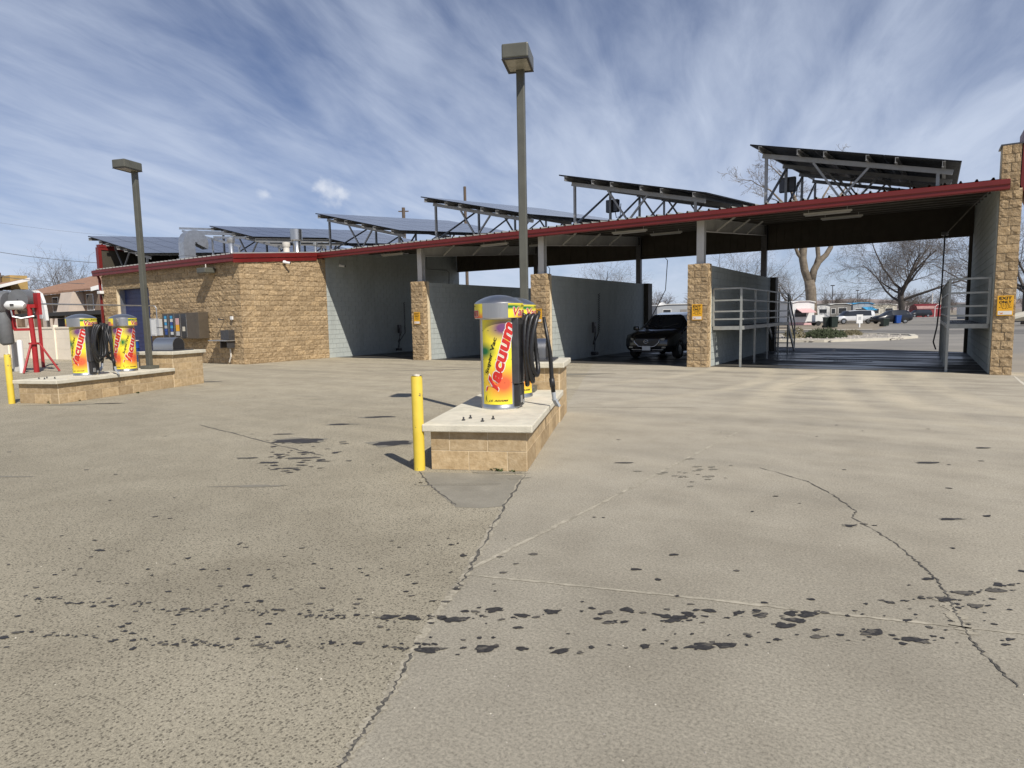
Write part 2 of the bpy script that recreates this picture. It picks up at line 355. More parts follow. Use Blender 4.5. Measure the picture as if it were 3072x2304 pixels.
def mk_bay_floor():
    m = NT('bay_floor'); v = m.geo()
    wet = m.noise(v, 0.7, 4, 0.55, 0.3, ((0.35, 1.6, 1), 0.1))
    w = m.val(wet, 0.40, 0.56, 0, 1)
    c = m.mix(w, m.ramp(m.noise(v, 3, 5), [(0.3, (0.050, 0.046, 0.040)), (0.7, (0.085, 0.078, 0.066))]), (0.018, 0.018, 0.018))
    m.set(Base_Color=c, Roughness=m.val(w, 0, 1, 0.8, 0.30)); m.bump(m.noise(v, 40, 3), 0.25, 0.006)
mk_bay_floor()
def mk_wet():
    m = NT('wet_concrete'); v = m.geo()
    m.set(Base_Color=m.ramp(m.noise(v, 60, 4, 0.7), [(0.35, (0.022, 0.020, 0.018)), (0.65, (0.050, 0.046, 0.041))]), Roughness=0.55)
    m.bump(m.noise(v, 120, 3), 0.4, 0.004)
    mh = NT('half_wet'); v = mh.geo()
    mh.set(Base_Color=mh.ramp(mh.noise(v, 60, 4, 0.7), [(0.35, (0.060, 0.054, 0.044)), (0.65, (0.125, 0.113, 0.092))]), Roughness=0.7)
    m2 = NT('damp_concrete'); v = m2.geo()
    m2.set(Base_Color=m2.ramp(m2.noise(v, 60, 4, 0.7), [(0.35, (0.175, 0.160, 0.125)), (0.65, (0.245, 0.225, 0.178))]), Roughness=0.8)
    m3 = NT('crack_dark'); v = m3.geo()
    m3.set(Base_Color=m3.ramp(m3.noise(v, 50, 4, 0.7), [(0.4, (0.045, 0.042, 0.036)), (0.6, (0.15, 0.138, 0.115))]), Roughness=0.95)
    m5 = NT('joint_pale'); v = m5.geo()
    m5.set(Base_Color=m5.ramp(m5.noise(v, 9, 5, 0.7), [(0.38, (0.26, 0.235, 0.18)), (0.6, (0.42, 0.38, 0.295))]), Roughness=0.95)
    m4 = NT('crack_pale'); v = m4.geo()
    m4.set(Base_Color=m4.ramp(m4.noise(v, 40, 4, 0.7), [(0.35, (0.24, 0.215, 0.165)), (0.65, (0.42, 0.38, 0.29))]), Roughness=0.95)
mk_wet()

# ------------------------------------------------------------------ mesh helpers
class MB:
    def __init__(s): s.v = []; s.f = []; s.fm = []; s.attr = None
    def add(s, vs, fs, mi=0):
        o = len(s.v); s.v += [tuple(p) for p in vs]
        for f in fs: s.f.append(tuple(i+o for i in f)); s.fm.append(mi)
        return s
    def box(s, x0, x1, y0, y1, z0, z1, mi=0, M=None):
        v = [Vector(p) for p in ((x0, y0, z0), (x1, y0, z0), (x1, y1, z0), (x0, y1, z0), (x0, y0, z1), (x1, y0, z1), (x1, y1, z1), (x0, y1, z1))]
        if M: v = [M @ p for p in v]
        return s.add(v, [(0, 3, 2, 1), (4, 5, 6, 7), (0, 1, 5, 4), (1, 2, 6, 5), (2, 3, 7, 6), (3, 0, 4, 7)], mi)
    def bbox(s, x0, x1, y0, y1, z0, z1, b=0.01, mi=0):
        # box with chamfered edges
        bm = bmesh.new(); bmesh.ops.create_cube(bm, size=1)
        for p in bm.verts: p.co = Vector(((x0+x1)/2+p.co.x*(x1-x0), (y0+y1)/2+p.co.y*(y1-y0), (z0+z1)/2+p.co.z*(z1-z0)))
        bmesh.ops.bevel(bm, geom=bm.edges[:], offset=b, segments=2, affect='EDGES', profile=0.5)
        bm.verts.ensure_lookup_table()
        s.add([p.co[:] for p in bm.verts], [[q.index for q in f.verts] for f in bm.faces], mi); bm.free(); return s
    def tube(s, pts, rad, n=8, cap=True, mi=0):
        pts = [Vector(p) for p in pts]; rads = rad if isinstance(rad, (list, tuple)) else [rad]*len(pts)
        o = len(s.v); prev = None
        for i, p in enumerate(pts):
            d = (pts[min(i+1, len(pts)-1)] - pts[max(i-1, 0)])
            d = d.normalized() if d.length > 1e-9 else Vector((0, 0, 1))
            if prev is None:
                ref = Vector((0, 0, 1)) if abs(d.z) < 0.9 else Vector((1, 0, 0))
                a = d.cross(ref).normalized()
            else: a = (prev - d*prev.dot(d)); a = a.normalized() if a.length > 1e-6 else d.orthogonal().normalized()
            prev = a; b = d.cross(a)
            for k in range(n):
                t = 2*math.pi*k/n; q = p + (a*math.cos(t) + b*math.sin(t))*rads[i]; s.v.append(q[:])
        for i in range(len(pts)-1):
            for k in range(n):
                s.f.append((o+i*n+k, o+i*n+(k+1) % n, o+(i+1)*n+(k+1) % n, o+(i+1)*n+k)); s.fm.append(mi)
        if cap:
            s.f.append(tuple(o+k for k in range(n))[::-1]); s.fm.append(mi)
            e = o+(len(pts)-1)*n; s.f.append(tuple(e+k for k in range(n))); s.fm.append(mi)
        return s
    def bar(s, a, b, w, h=None, mi=0):
        # rectangular bar from a to b, w sideways, h upright
        a, b = Vector(a), Vector(b); h = h or w; d = (b-a).normalized()
        ref = Vector((0, 0, 1)) if abs(d.z) < 0.95 else Vector((0, 1, 0))
        x = d.cross(ref).normalized()*(w/2); y = x.cross(d).normalized()*(h/2)
        v = [a-x-y, a+x-y, a+x+y, a-x+y, b-x-y, b+x-y, b+x+y, b-x+y]
        return s.add(v, [(0, 1, 2, 3), (7, 6, 5, 4), (0, 4, 5, 1), (1, 5, 6, 2), (2, 6, 7, 3), (3, 7, 4, 0)], mi)
    def lathe(s, prof, n=32, cx=0, cy=0, a0=0.0, a1=2*math.pi, mi=0):
        full = abs(a1-a0-2*math.pi) < 1e-6; m = n if full else n+1; o = len(s.v)
        for r, z in prof:
            for k in range(m):
                t = a0+(a1-a0)*k/n; s.v.append((cx+r*math.cos(t), cy+r*math.sin(t), z))
        for i in range(len(prof)-1):
            for k in range(n):
                k2 = (k+1) % m
                s.f.append((o+i*m+k, o+i*m+k2, o+(i+1)*m+k2, o+(i+1)*m+k)); s.fm.append(mi)
        return s
    def prism(s, poly, axis, a, b, mi=0):
        # poly of 2-D points extruded along an axis ('X': poly=(y,z), 'Y': poly=(x,z), 'Z': poly=(x,y))
        f = {'X': lambda p, t: (t, p[0], p[1]), 'Y': lambda p, t: (p[0], t, p[1]), 'Z': lambda p, t: (p[0], p[1], t)}[axis]
        n = len(poly); vs = [f(p, a) for p in poly]+[f(p, b) for p in poly]
        fs = [tuple(range(n)), tuple(range(2*n-1, n-1, -1))]+[(i, i+n, (i+1) % n+n, (i+1) % n) for i in range(n)]
        return s.add(vs, fs, mi)
    def xform(s, M, start=0):
        for i in range(start, len(s.v)): s.v[i] = (M @ Vector(s.v[i]))[:]
        return s
    def mesh(s, name, mats, smooth=False):
        me = bpy.data.meshes.new(name); me.from_pydata(s.v, [], s.f); 
        for m in (mats if isinstance(mats, (list, tuple)) else [mats]): me.materials.append(MATS[m])
        if any(s.fm): me.polygons.foreach_set('material_index', s.fm)
        if smooth is True: me.polygons.foreach_set('use_smooth', [True]*len(s.f))
        if s.attr:
            a = me.attributes.new('uvp', 'FLOAT_VECTOR', 'POINT'); a.data.foreach_set('vector', [c for p in s.attr for c in p])
        me.validate(); 
        bm = bmesh.new(); bm.from_mesh(me); bmesh.ops.recalc_face_normals(bm, faces=bm.faces[:]); bm.to_mesh(me); bm.free()
        if smooth not in (True, False): 
            me.polygons.foreach_set('use_smooth', [True]*len(me.polygons)); me.set_sharp_from_angle(angle=R(smooth))
        return me
    def build(s, name, mats, parent=None, smooth=False, world=True):
        if parent is not None and world:
            o = Vector((0, 0, 0)); q = parent
            while q: o += Vector(q.location); q = q.parent
            if o.length > 0: s.v = [(p[0]-o.x, p[1]-o.y, p[2]-o.z) for p in s.v]
        return link(name, s.mesh(name, mats, smooth), parent)
def link(name, me, parent=None):
    o = bpy.data.objects.new(name, me); COL.objects.link(o)
    if parent is not None: o.parent = parent
    return o
def tag(o, label=None, cat=None, group=None, kind=None):
    for k, v in (('label', label), ('category', cat), ('group', group), ('kind', kind)):
        if v: o[k] = v
    return o
def thing(name, loc, label, cat, group=None, rz=0.0):
    o = bpy.data.objects.new(name, None); o.empty_display_size = 0.3; COL.objects.link(o)
    o.location = loc; o.rotation_euler = (0, 0, rz); return tag(o, label, cat, group)
def copy_tree(o, parent=None):
    c = o.copy(); COL.objects.link(c); c.parent = parent
    for ch in list(o.children): copy_tree(ch, c)
    return c
def sheet(name, pts, z, mat, kind='structure', parent=None):
    return tag(MB().add([(p[0], p[1], z) for p in pts], [tuple(range(len(pts)))]).build(name, mat, parent), kind=kind)

_tc = {}
def text2d(s, w, h, shear=0.0, offset=0.0, spacing=1.0):
    # outline of a word as flat mesh data scaled into a w x h box centred on the origin
    key = (s, shear, offset, spacing)
    if key not in _tc:
        cu = bpy.data.curves.new('t', 'FONT'); cu.body = s; cu.shear = shear; cu.offset = 0.0; cu.resolution_u = 3; cu.space_character = spacing
        ob = bpy.data.objects.new('t', cu); COL.objects.link(ob)
        def get():
            dg = bpy.context.evaluated_depsgraph_get(); dg.update()
            me = bpy.data.meshes.new_from_object(ob.evaluated_get(dg))
            r = ([v.co.copy() for v in me.vertices], [tuple(p.vertices) for p in me.polygons]); bpy.data.meshes.remove(me); return r
        v0, _ = get(); cu.offset = offset; v1, f1 = get()
        bpy.data.objects.remove(ob); bpy.data.curves.remove(cu)
        b = (min(p.x for p in v0), max(p.x for p in v0), min(p.y for p in v0), max(p.y for p in v0)); _tc[key] = (v1, f1, b)
    v, f, b = _tc[key]
    return [((p.x-(b[0]+b[1])/2)/(b[1]-b[0])*w, (p.y-(b[2]+b[3])/2)/(b[3]-b[2])*h) for p in v], f

# ------------------------------------------------------------------ the setting
S3, S4, S5, XO, XL, YO = 5.455, 10.894, 18.196, -4.838, -15.4, -4.1
def ground():
    m = MB(); r = 9000
    tag(m.add([(-r, -r, -0.03), (r, -r, -0.03), (r, r, -0.03), (-r, r, -0.03)], [(0, 1, 2, 3)]).build('ground', 'dirt'), kind='structure')
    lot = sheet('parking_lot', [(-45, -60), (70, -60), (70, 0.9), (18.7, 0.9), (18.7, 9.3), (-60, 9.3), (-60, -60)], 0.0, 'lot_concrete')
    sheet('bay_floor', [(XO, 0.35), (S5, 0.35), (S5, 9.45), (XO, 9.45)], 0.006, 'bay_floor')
    sheet('back_drive', [(-60, 9.304), (18.7, 9.304), (18.7, 0.904), (90, 0.904), (90, 30.9), (-60, 30.9)], -0.004, 'drive_asphalt')
    sheet('road', [(-400, 30.9), (400, 30.9), (400, 42.0), (-400, 42.0)], -0.008, 'asphalt')
    sheet('sidewalk', [(-400, 42.2), (13.2, 42.2), (13.2, 44.4), (-400, 44.4)], 0.03, 'sidewalk')
    sheet('trailer_park_drive', [(13.5, 42.0), (30, 42.0), (30, 170), (12.0, 170), (12.5, 78), (13.5, 60)], -0.012, 'drive_asphalt')
    sheet('far_apron', [(27, 42), (120, 42), (120, 60), (30, 60)], -0.016, 'drive_asphalt')
    # gravel bed with a rounded concrete kerb behind the building
    path = [(-40, 17.2), (8, 17.2), (12.5, 17.9), (15.3, 20.6), (16.6, 24.0), (16.4, 27.0), (14.5, 29.6), (10, 30.4), (-40, 30.4)]
    m = MB(); n = len(path)
    inn = [(-40, 17.5), (7.9, 17.5), (12.35, 18.2), (15.05, 20.8), (16.3, 24.0), (16.1, 26.9), (14.3, 29.3), (9.9, 30.1), (-40, 30.1)]
    vs = [(*p, -0.02) for p in path]+[(*p, 0.13) for p in path]+[(*p, 0.13) for p in inn]+[(*p, 0.07) for p in inn]
    fs = []
    for k in range(3):
        for i in range(n-1): fs.append((k*n+i, k*n+i+1, (k+1)*n+i+1, (k+1)*n+i))
    tag(m.add(vs, fs).build('kerb', 'kerb_concrete'), kind='structure')
    m = MB(); gv = [(*p, 0.07) for p in inn]; tag(m.add(gv, [tuple(range(n))]).build('gravel_bed', 'gravel'), kind='structure')
    m = MB(); rr = random.Random(3)
    for i in range(900):
        x = rr.uniform(-6, 16.0); y = rr.uniform(17.8, 29.5)
        if x > 13 and (y < 20 or y > 28.5): continue
        s_ = rr.uniform(0.05, 0.16); o = len(m.v)
        m.add([(x+s_*math.cos(t)*rr.uniform(.7, 1.2), y+s_*math.sin(t)*rr.uniform(.7, 1.2), 0.06) for t in (0, 1.26, 2.5, 3.77, 5.0)]+[(x, y, 0.07+s_*rr.uniform(.4, .8))],
              [(0, 1, 5), (1, 2, 5), (2, 3, 5), (3, 4, 5), (4, 0, 5)])
    tag(m.build('gravel_stones', 'rock'), label='loose grey landscaping stones lying in the kerbed gravel bed', cat='stones', kind='stuff')
    # joints, cracks and wet marks on the lot
    def ribbon(name, pts, w, mat, z, jit=0.0, sub=6, seed=1, wob=0.5):
        rr = random.Random(seed); P = [GD(*p) if len(p) == 2 else Vector(p) for p in pts]; Q = []
        for a, b in zip(P, P[1:]):
            for k in range(sub): Q.append(a.lerp(b, k/sub))
        Q.append(P[-1])
        m = MB(); vs = []
        for i, p in enumerate(Q):
            d = (Q[min(i+1, len(Q)-1)]-Q[max(i-1, 0)]).normalized(); nn = Vector((-d.y, d.x, 0))
            c = p + nn*rr.uniform(-jit, jit); ww = w*rr.uniform(1-wob, 1+wob)
            if i in (0, len(Q)-1): ww *= 0.2
            vs += [(c.x+nn.x*ww/2, c.y+nn.y*ww/2, z), (c.x-nn.x*ww/2, c.y-nn.y*ww/2, z)]
        m.add(vs, [(2*i, 2*i+1, 2*i+3, 2*i+2) for i in range(len(Q)-1)])
        return m.build(name, mat, lot)
    seam = [(728, 1670), (765, 1612), (800, 1560), (850, 1490), (890, 1410), (935, 1335), (985, 1275), (1010, 1238), (1050, 1165), (1090, 1092), (1135, 1024)]
    ribbon('joint_filler', seam, 0.042, 'crack_pale', 0.0025, 0.012, 14, 3, 0.5)
    ribbon('crack', seam[:5], 0.014, 'crack_dark', 0.0035, 0.008, 16, 4, 0.7)
    ribbon('crack', seam[6:], 0.014, 'crack_dark', 0.0035, 0.014, 12, 5, 0.8)
    ribbon('joint_filler', [(1010, 1232), (1130, 1172), (1250, 1112), (1380, 1045), (1480, 992), (1600, 930)], 0.030, 'joint_pale', 0.0025, 0.005, 12, 6, 0.4)
    ribbon('joint_filler', [(1014, 1242), (1240, 1265), (1500, 1292), (1750, 1320), (2000, 1347), (2230, 1371)], 0.022, 'joint_pale', 0.0025, 0.004, 14, 7, 0.5)
    ribbon('crack', [(1640, 1010), (1745, 1040), (1800, 1070), (1832, 1092), (1850, 1105), (1842, 1118), (1885, 1145), (1930, 1170), (1965, 1200), (1990, 1222), (2020, 1250), (2040, 1275), (2052, 1300), (2066, 1330), (2090, 1368), (2112, 1400), (2150, 1440), (2200, 1487)], 0.009, 'crack_dark', 0.0035, 0.010, 9, 8, 0.8)
    ribbon('crack_crumble', [(2035, 1290), (2062, 1325), (2078, 1352), (2095, 1372)], 0.07, 'crack_pale', 0.0025, 0.02, 8, 9, 0.6)
    ribbon('crack', [(905, 1018), (925, 1045), (950, 1065), (985, 1092)], 0.014, 'crack_dark', 0.0035, 0.012, 10, 10, 0.6)
    ribbon('joint_filler', [(430, 918), (520, 940), (600, 962), (700, 985)], 0.02, 'crack_dark', 0.0028, 0.01, 10, 11, 0.5)
    ribbon('joint_filler', [(2190, 812), (2230, 845)], 0.05, 'kerb_concrete', 0.0028, 0.004, 6, 12, 0.2)
    ribbon('joint_filler', [(1500, 880), (1230, 880), (1120, 872)], 0.03, 'crack_pale', 0.0026, 0.01, 10, 13, 0.4)
    ribbon('crack', [(1780, 812), (1745, 822), (1700, 835)], 0.02, 'crack_pale', 0.003, 0.01, 6, 14, 0.4)
    wet, wet2, damp = MB(), MB(), MB()
    def spot(m, c, rx, ry, rr, z, n=12, ang=0.0, rag=0.28):
        vs = []; ph = rr.uniform(0, 99)
        for k in range(n):
            t = 2*math.pi*k/n; q = 1+rag*2*(mnoise.noise(Vector((math.cos(t)*1.3+ph, math.sin(t)*1.3, ph)))) + rr.uniform(-rag, rag)*0.35
            x, y = rx*q*math.cos(t), ry*q*math.sin(t)
            vs.append((c.x+x*math.cos(ang)-y*math.sin(ang), c.y+x*math.sin(ang)+y*math.cos(ang), z))
        m.add(vs, [tuple(range(n))])
    rr = random.Random(21)
    rowA = [(5, 1292), (330, 1310), (830, 1335), (1000, 1340), (1180, 1320), (1450, 1322), (1700, 1332), (1900, 1306), (2200, 1265)]
    rowB = [(5, 1366), (180, 1377), (400, 1388), (760, 1395), (920, 1405), (1060, 1403), (1300, 1402), (1520, 1396), (1880, 1366), (1980, 1384), (2200, 1391)]
    def along(row, t):
        x = t*2200
        for a, b in zip(row, row[1:]):
            if a[0] <= x <= b[0]: return x, a[1]+(b[1]-a[1])*(x-a[0])/(b[0]-a[0])
        return row[-1]
    zi = [0]
    def put(x, y, r, m=None, el=None):
        zi[0] += 1; el = el or rr.uniform(1.0, 2.3)
        an = -YAW+rr.uniform(-.3, .3); c_ = GD(x, y)
        if m is None and rr.random() < 0.3: m = wet2
        spot(m or wet, c_, r*el, r, rr, 0.0036+0.00002*(zi[0] % 40), 16, an, 0.36)
    for row, n in ((rowA, 84), (rowB, 66)):
        for i in range(n):
            x, y = along(row, min(1, max(0, (i+rr.uniform(0, 1))/n)))
            big = rr.random() < 0.22
            if x > 930: put(x, y+rr.gauss(0, 5), rr.uniform(0.015, 0.027) if big else rr.uniform(0.004, 0.013))
            else:
                y += rr.gauss(0, 4)
                for q in range(rr.choice((1, 2, 3, 4, 9))): put(x+rr.gauss(0, 15), y+rr.gauss(0, 2.6), rr.choice((rr.uniform(0.003, 0.007), rr.uniform(0.005, 0.012))), None, rr.uniform(1.0, 1.8))
    for i in range(120):
        x = rr.uniform(0, 2212); put(x, rr.uniform(1292, 1392)+(0 if x > 900 else rr.uniform(0, 12)), rr.choice((rr.uniform(0.003, 0.008), rr.uniform(0.007, 0.014))))
    for x, y, r in ((1068, 1318, .034), (985, 1340, .036), (925, 1405, .035), (1050, 1403, .04), (1750, 1328, .042), (1720, 1340, .03), (1695, 1352, .035), (1640, 1330, .026), (1520, 1398, .036), (1565, 1394, .034), (1450, 1342, .024), (1470, 1335, .024), (1885, 1366, .036), (1975, 1384, .03), (2110, 1310, .028), (2085, 1282, .03), (2150, 1276, .032), (2045, 1296, .03), (890, 1336, .032), (838, 1334, .032), (1320, 1345, .02)):
        put(x, y, r*0.8, None, 1.9)
        for q in range(5): put(x+rr.gauss(0, 22), y+rr.gauss(0, 3), rr.uniform(0.004, 0.012))
    for i in range(70):
        put(rr.uniform(0, 2212), rr.uniform(900, 1290), rr.uniform(0.006, 0.018))
    for i in range(60): put(rr.uniform(0, 1100), rr.uniform(1150, 1300), rr.uniform(0.004, 0.011))
    for x, y, rx, ry in ((648, 952, .36, .20), (850, 958, .30, .20), (735, 917, .24, .07), (822, 901, .27, .09), (650, 990, .22, .05), (610, 938, .16, .04), (440, 825, .55, .12), (300, 838, .3, .1), (235, 872, .3, .07), (660, 978, .1, .04), (580, 1000, .12, .04), (535, 990, .12, .03), (625, 1012, .1, .03), (2002, 1000, .13, .05), (2052, 1122, .10, .03), (1350, 1000, .10, .03), (1835, 1136, .05, .03), (2125, 968, .09, .04)):
        zi[0] += 1; spot(wet, GD(x, y), rx*.8, ry*.8, rr, 0.0036+0.00002*(zi[0] % 40), 22, -YAW, 0.34); spot(damp, GD(x, y), rx*.92, ry*.98, rr, 0.0031, 22, -YAW, 0.4)
    for i in range(46):
        x, y = rr.gauss(640, 55), rr.gauss(982, 17); put(x, y, rr.uniform(0.01, 0.035))
    for i in range(26): put(rr.gauss(1490, 50), rr.gauss(1022, 12), rr.uniform(0.01, 0.03), damp)
    for x, y, rx, ry in ((1000, 1047, .42, .035), (560, 1050, .3, .03), (20, 1030, .3, .035), (1180, 810, 1.6, .22), (900, 800, 1.8, .12), (1720, 808, .8, .05), (120, 875, .9, .1), (1070, 1022, .30, .06), (1120, 1034, .10, .05)):
        zi[0] += 1; spot(damp, GD(x, y), rx, ry, rr, 0.0026+0.00001*(zi[0] % 20), 26, -YAW, 0.5)
    gr = MB()
    for i in range(170):
        c_ = GD(rr.uniform(-60, 2270), 830+rr.random()**0.6*830); q = rr.uniform(0.002, 0.0055)
        gr.add([(c_.x+q*math.cos(t)*rr.uniform(.7, 1.3), c_.y+q*math.sin(t)*rr.uniform(.7, 1.3), 0.0005) for t in (0, 1.6, 3.1, 4.7)]+[(c_.x, c_.y, q*0.9)], [(0, 1, 4), (1, 2, 4), (2, 3, 4), (3, 0, 4)], i % 3 > 0)
    tag(gr.build('grit', ['kerb_concrete', 'rock'], lot), kind='stuff', label='pale grit scattered over the lot')
    sheet('patch', [GD(*p)[:2] for p in ((915, 1020), (1000, 1022), (1132, 1027), (1112, 1060), (1085, 1094), (1040, 1098), (985, 1096), (948, 1066), (925, 1045))], 0.0018, 'patch_asphalt', None, lot)
    tag(wet.build('wet_drips', 'wet_concrete', lot), kind='stuff', label='dark wet drips and small puddles across the lot')
    tag(wet2.build('wet_drips', 'half_wet', lot), kind='stuff', label='half dried drips across the lot')
    tag(damp.build('damp_stains', 'damp_concrete', lot), kind='stuff', label='faint damp stains on the lot')
    # hills on the horizon
    m = MB(); vs = []; n = 160; rings = ((2600, 0.0), (3000, 0.45), (3500, 1.0), (4300, 0.7))
    for j, (rad, hf) in enumerate(rings):
        for i in range(n+1):
            t = math.pi*2*i/n; p = Vector((math.cos(t)*4, math.sin(t)*4, j*0.35))
            h = 62 + 45*mnoise.noise(p) + 26*mnoise.noise(p*3.1) + 12*mnoise.noise(p*9)
            vs.append((math.cos(t)*rad, math.sin(t)*rad, -0.04 if j == 0 else max(4, h*hf)))
    m.add(vs, [(j*(n+1)+i, j*(n+1)+i+1, (j+1)*(n+1)+i+1, (j+1)*(n+1)+i) for j in range(3) for i in range(n)])
    tag(m.build('hills', 'hill_soil', smooth=True), kind='structure')
ground()

# ------------------------------------------------------------------ masonry
BL, BH = 0.4064, 0.2032
def block_geo(L, H, rough, seed, nx=5, nz=3, depth=0.10):
    # one block: back at y=0, face towards -y, centred on x, bottom at z=0
    rr = random.Random(seed); g = 0.0072 if rough else 0.0052; w = L/2-g; vs = []; fs = []
    for j in range(nz+1):
        for i in range(nx+1):
            x = -w+2*w*i/nx; z = g+(H-2*g)*j/nz; edge = i in (0, nx) or j in (0, nz)
            if rough:
                y = -depth-(rr.uniform(0.0, 0.022) if edge else rr.choice((rr.uniform(0.004, 0.02), rr.uniform(0.012, 0.036))))
                if not edge: x += rr.uniform(-.028, .028); z += rr.uniform(-.022, .022)
            else: y = -depth-0.004+(0.003 if edge else 0)+rr.uniform(-0.0006, 0.0006)
            vs.append((x, y, z))
    q = nx+1
    for j in range(nz):
        for i in range(nx):
            a = j*q+i
            if (i+j+seed) % 2: fs += [(a, a+1, a+q+1), (a, a+q+1, a+q)]
            else: fs += [(a, a+1, a+q), (a+1, a+q+1, a+q)]
    ring = [i for i in range(q)]+[(j+1)*q-1 for j in range(1, nz+1)]+[nz*q+i for i in range(nx-1, -1, -1)]+[j*q for j in range(nz-1, 0, -1)]
    o = len(vs)
    for k in ring: vs.append((vs[k][0], 0.0, vs[k][2]))
    n = len(ring)
    for k in range(n): fs.append((ring[k], o+k, o+(k+1) % n, ring[(k+1) % n]))
    return vs, fs
_bm = {}
def block_mesh(kind, L, var):
    key = (kind, round(L, 3), var)
    if key not in _bm:
        rough = kind == 'split'; vs, fs = block_geo(L, BH, rough, hash((round(L*1000), var)) % 9999+var*17, *((5, 3) if rough and L > 0.3 else (3, 3) if rough else (2, 2)))
        _bm[key] = MB().add(vs, fs).mesh('block', 'split_block' if rough else 'smooth_block')
    return _bm[key]
def courses(length, n, first=0, half_at_start=True, cut=None):
    # running bond: list of (u0, u1, course)
    out = []
    for c in range(n):
        u = 0.0; off = (c+first) % 2
        L = BL/2 if off else BL
        while u < length-0.02:
            u1 = min(u+L, length)
            if length-u1 < 0.09: u1 = length
            out.append((u, u1, c)); u = u1; L = BL
    return out
def face_matrix(origin, ang): return Matrix.Translation(origin) @ Matrix.Rotation(ang, 4, 'Z')
def lay(parent, rects, origin, ang, kind, z0=0.0, limit=None):
    # lay blocks as objects; origin is the left end of the mortar face, blocks stand 'depth' proud of it
    rr = random.Random(len(rects)); made = 0
    for u0, u1, c in rects:
        me = block_mesh(kind, u1-u0, rr.randrange(6)); o = link('block', me, parent)
        p = Matrix.Rotation(ang, 3, 'Z') @ Vector(((u0+u1)/2, 0, 0))
        o.location = Vector(origin)+p+Vector((0, 0, z0+c*BH)); o.rotation_euler = (0, 0, ang); made += 1
    return made
def lay_joined(name, parent, rects, origin, ang, kind, z0=0.0, ztop=None, mat=None, stuff=True):
    m = MB(); rough = kind == 'split'
    for k, (u0, u1, c) in enumerate(rects):
        vs, fs = block_geo(u1-u0, BH, rough, k*7+c*131+int(abs(origin[0])*10), *((4, 3) if rough else (2, 1)))
        M = face_matrix(Vector(origin)+Vector((0, 0, z0+c*BH)), ang) @ Matrix.Translation(((u0+u1)/2, 0, 0))
        vs = [(M @ Vector(p)) for p in vs]
        if ztop: vs = [Vector((p.x, p.y, min(p.z, ztop(p)))) for p in vs]
        m.add(vs, fs)
    o = m.build(name, mat or ('split_block' if rough else 'smooth_block'), parent)
    if stuff: tag(o, kind='stuff')
    return o

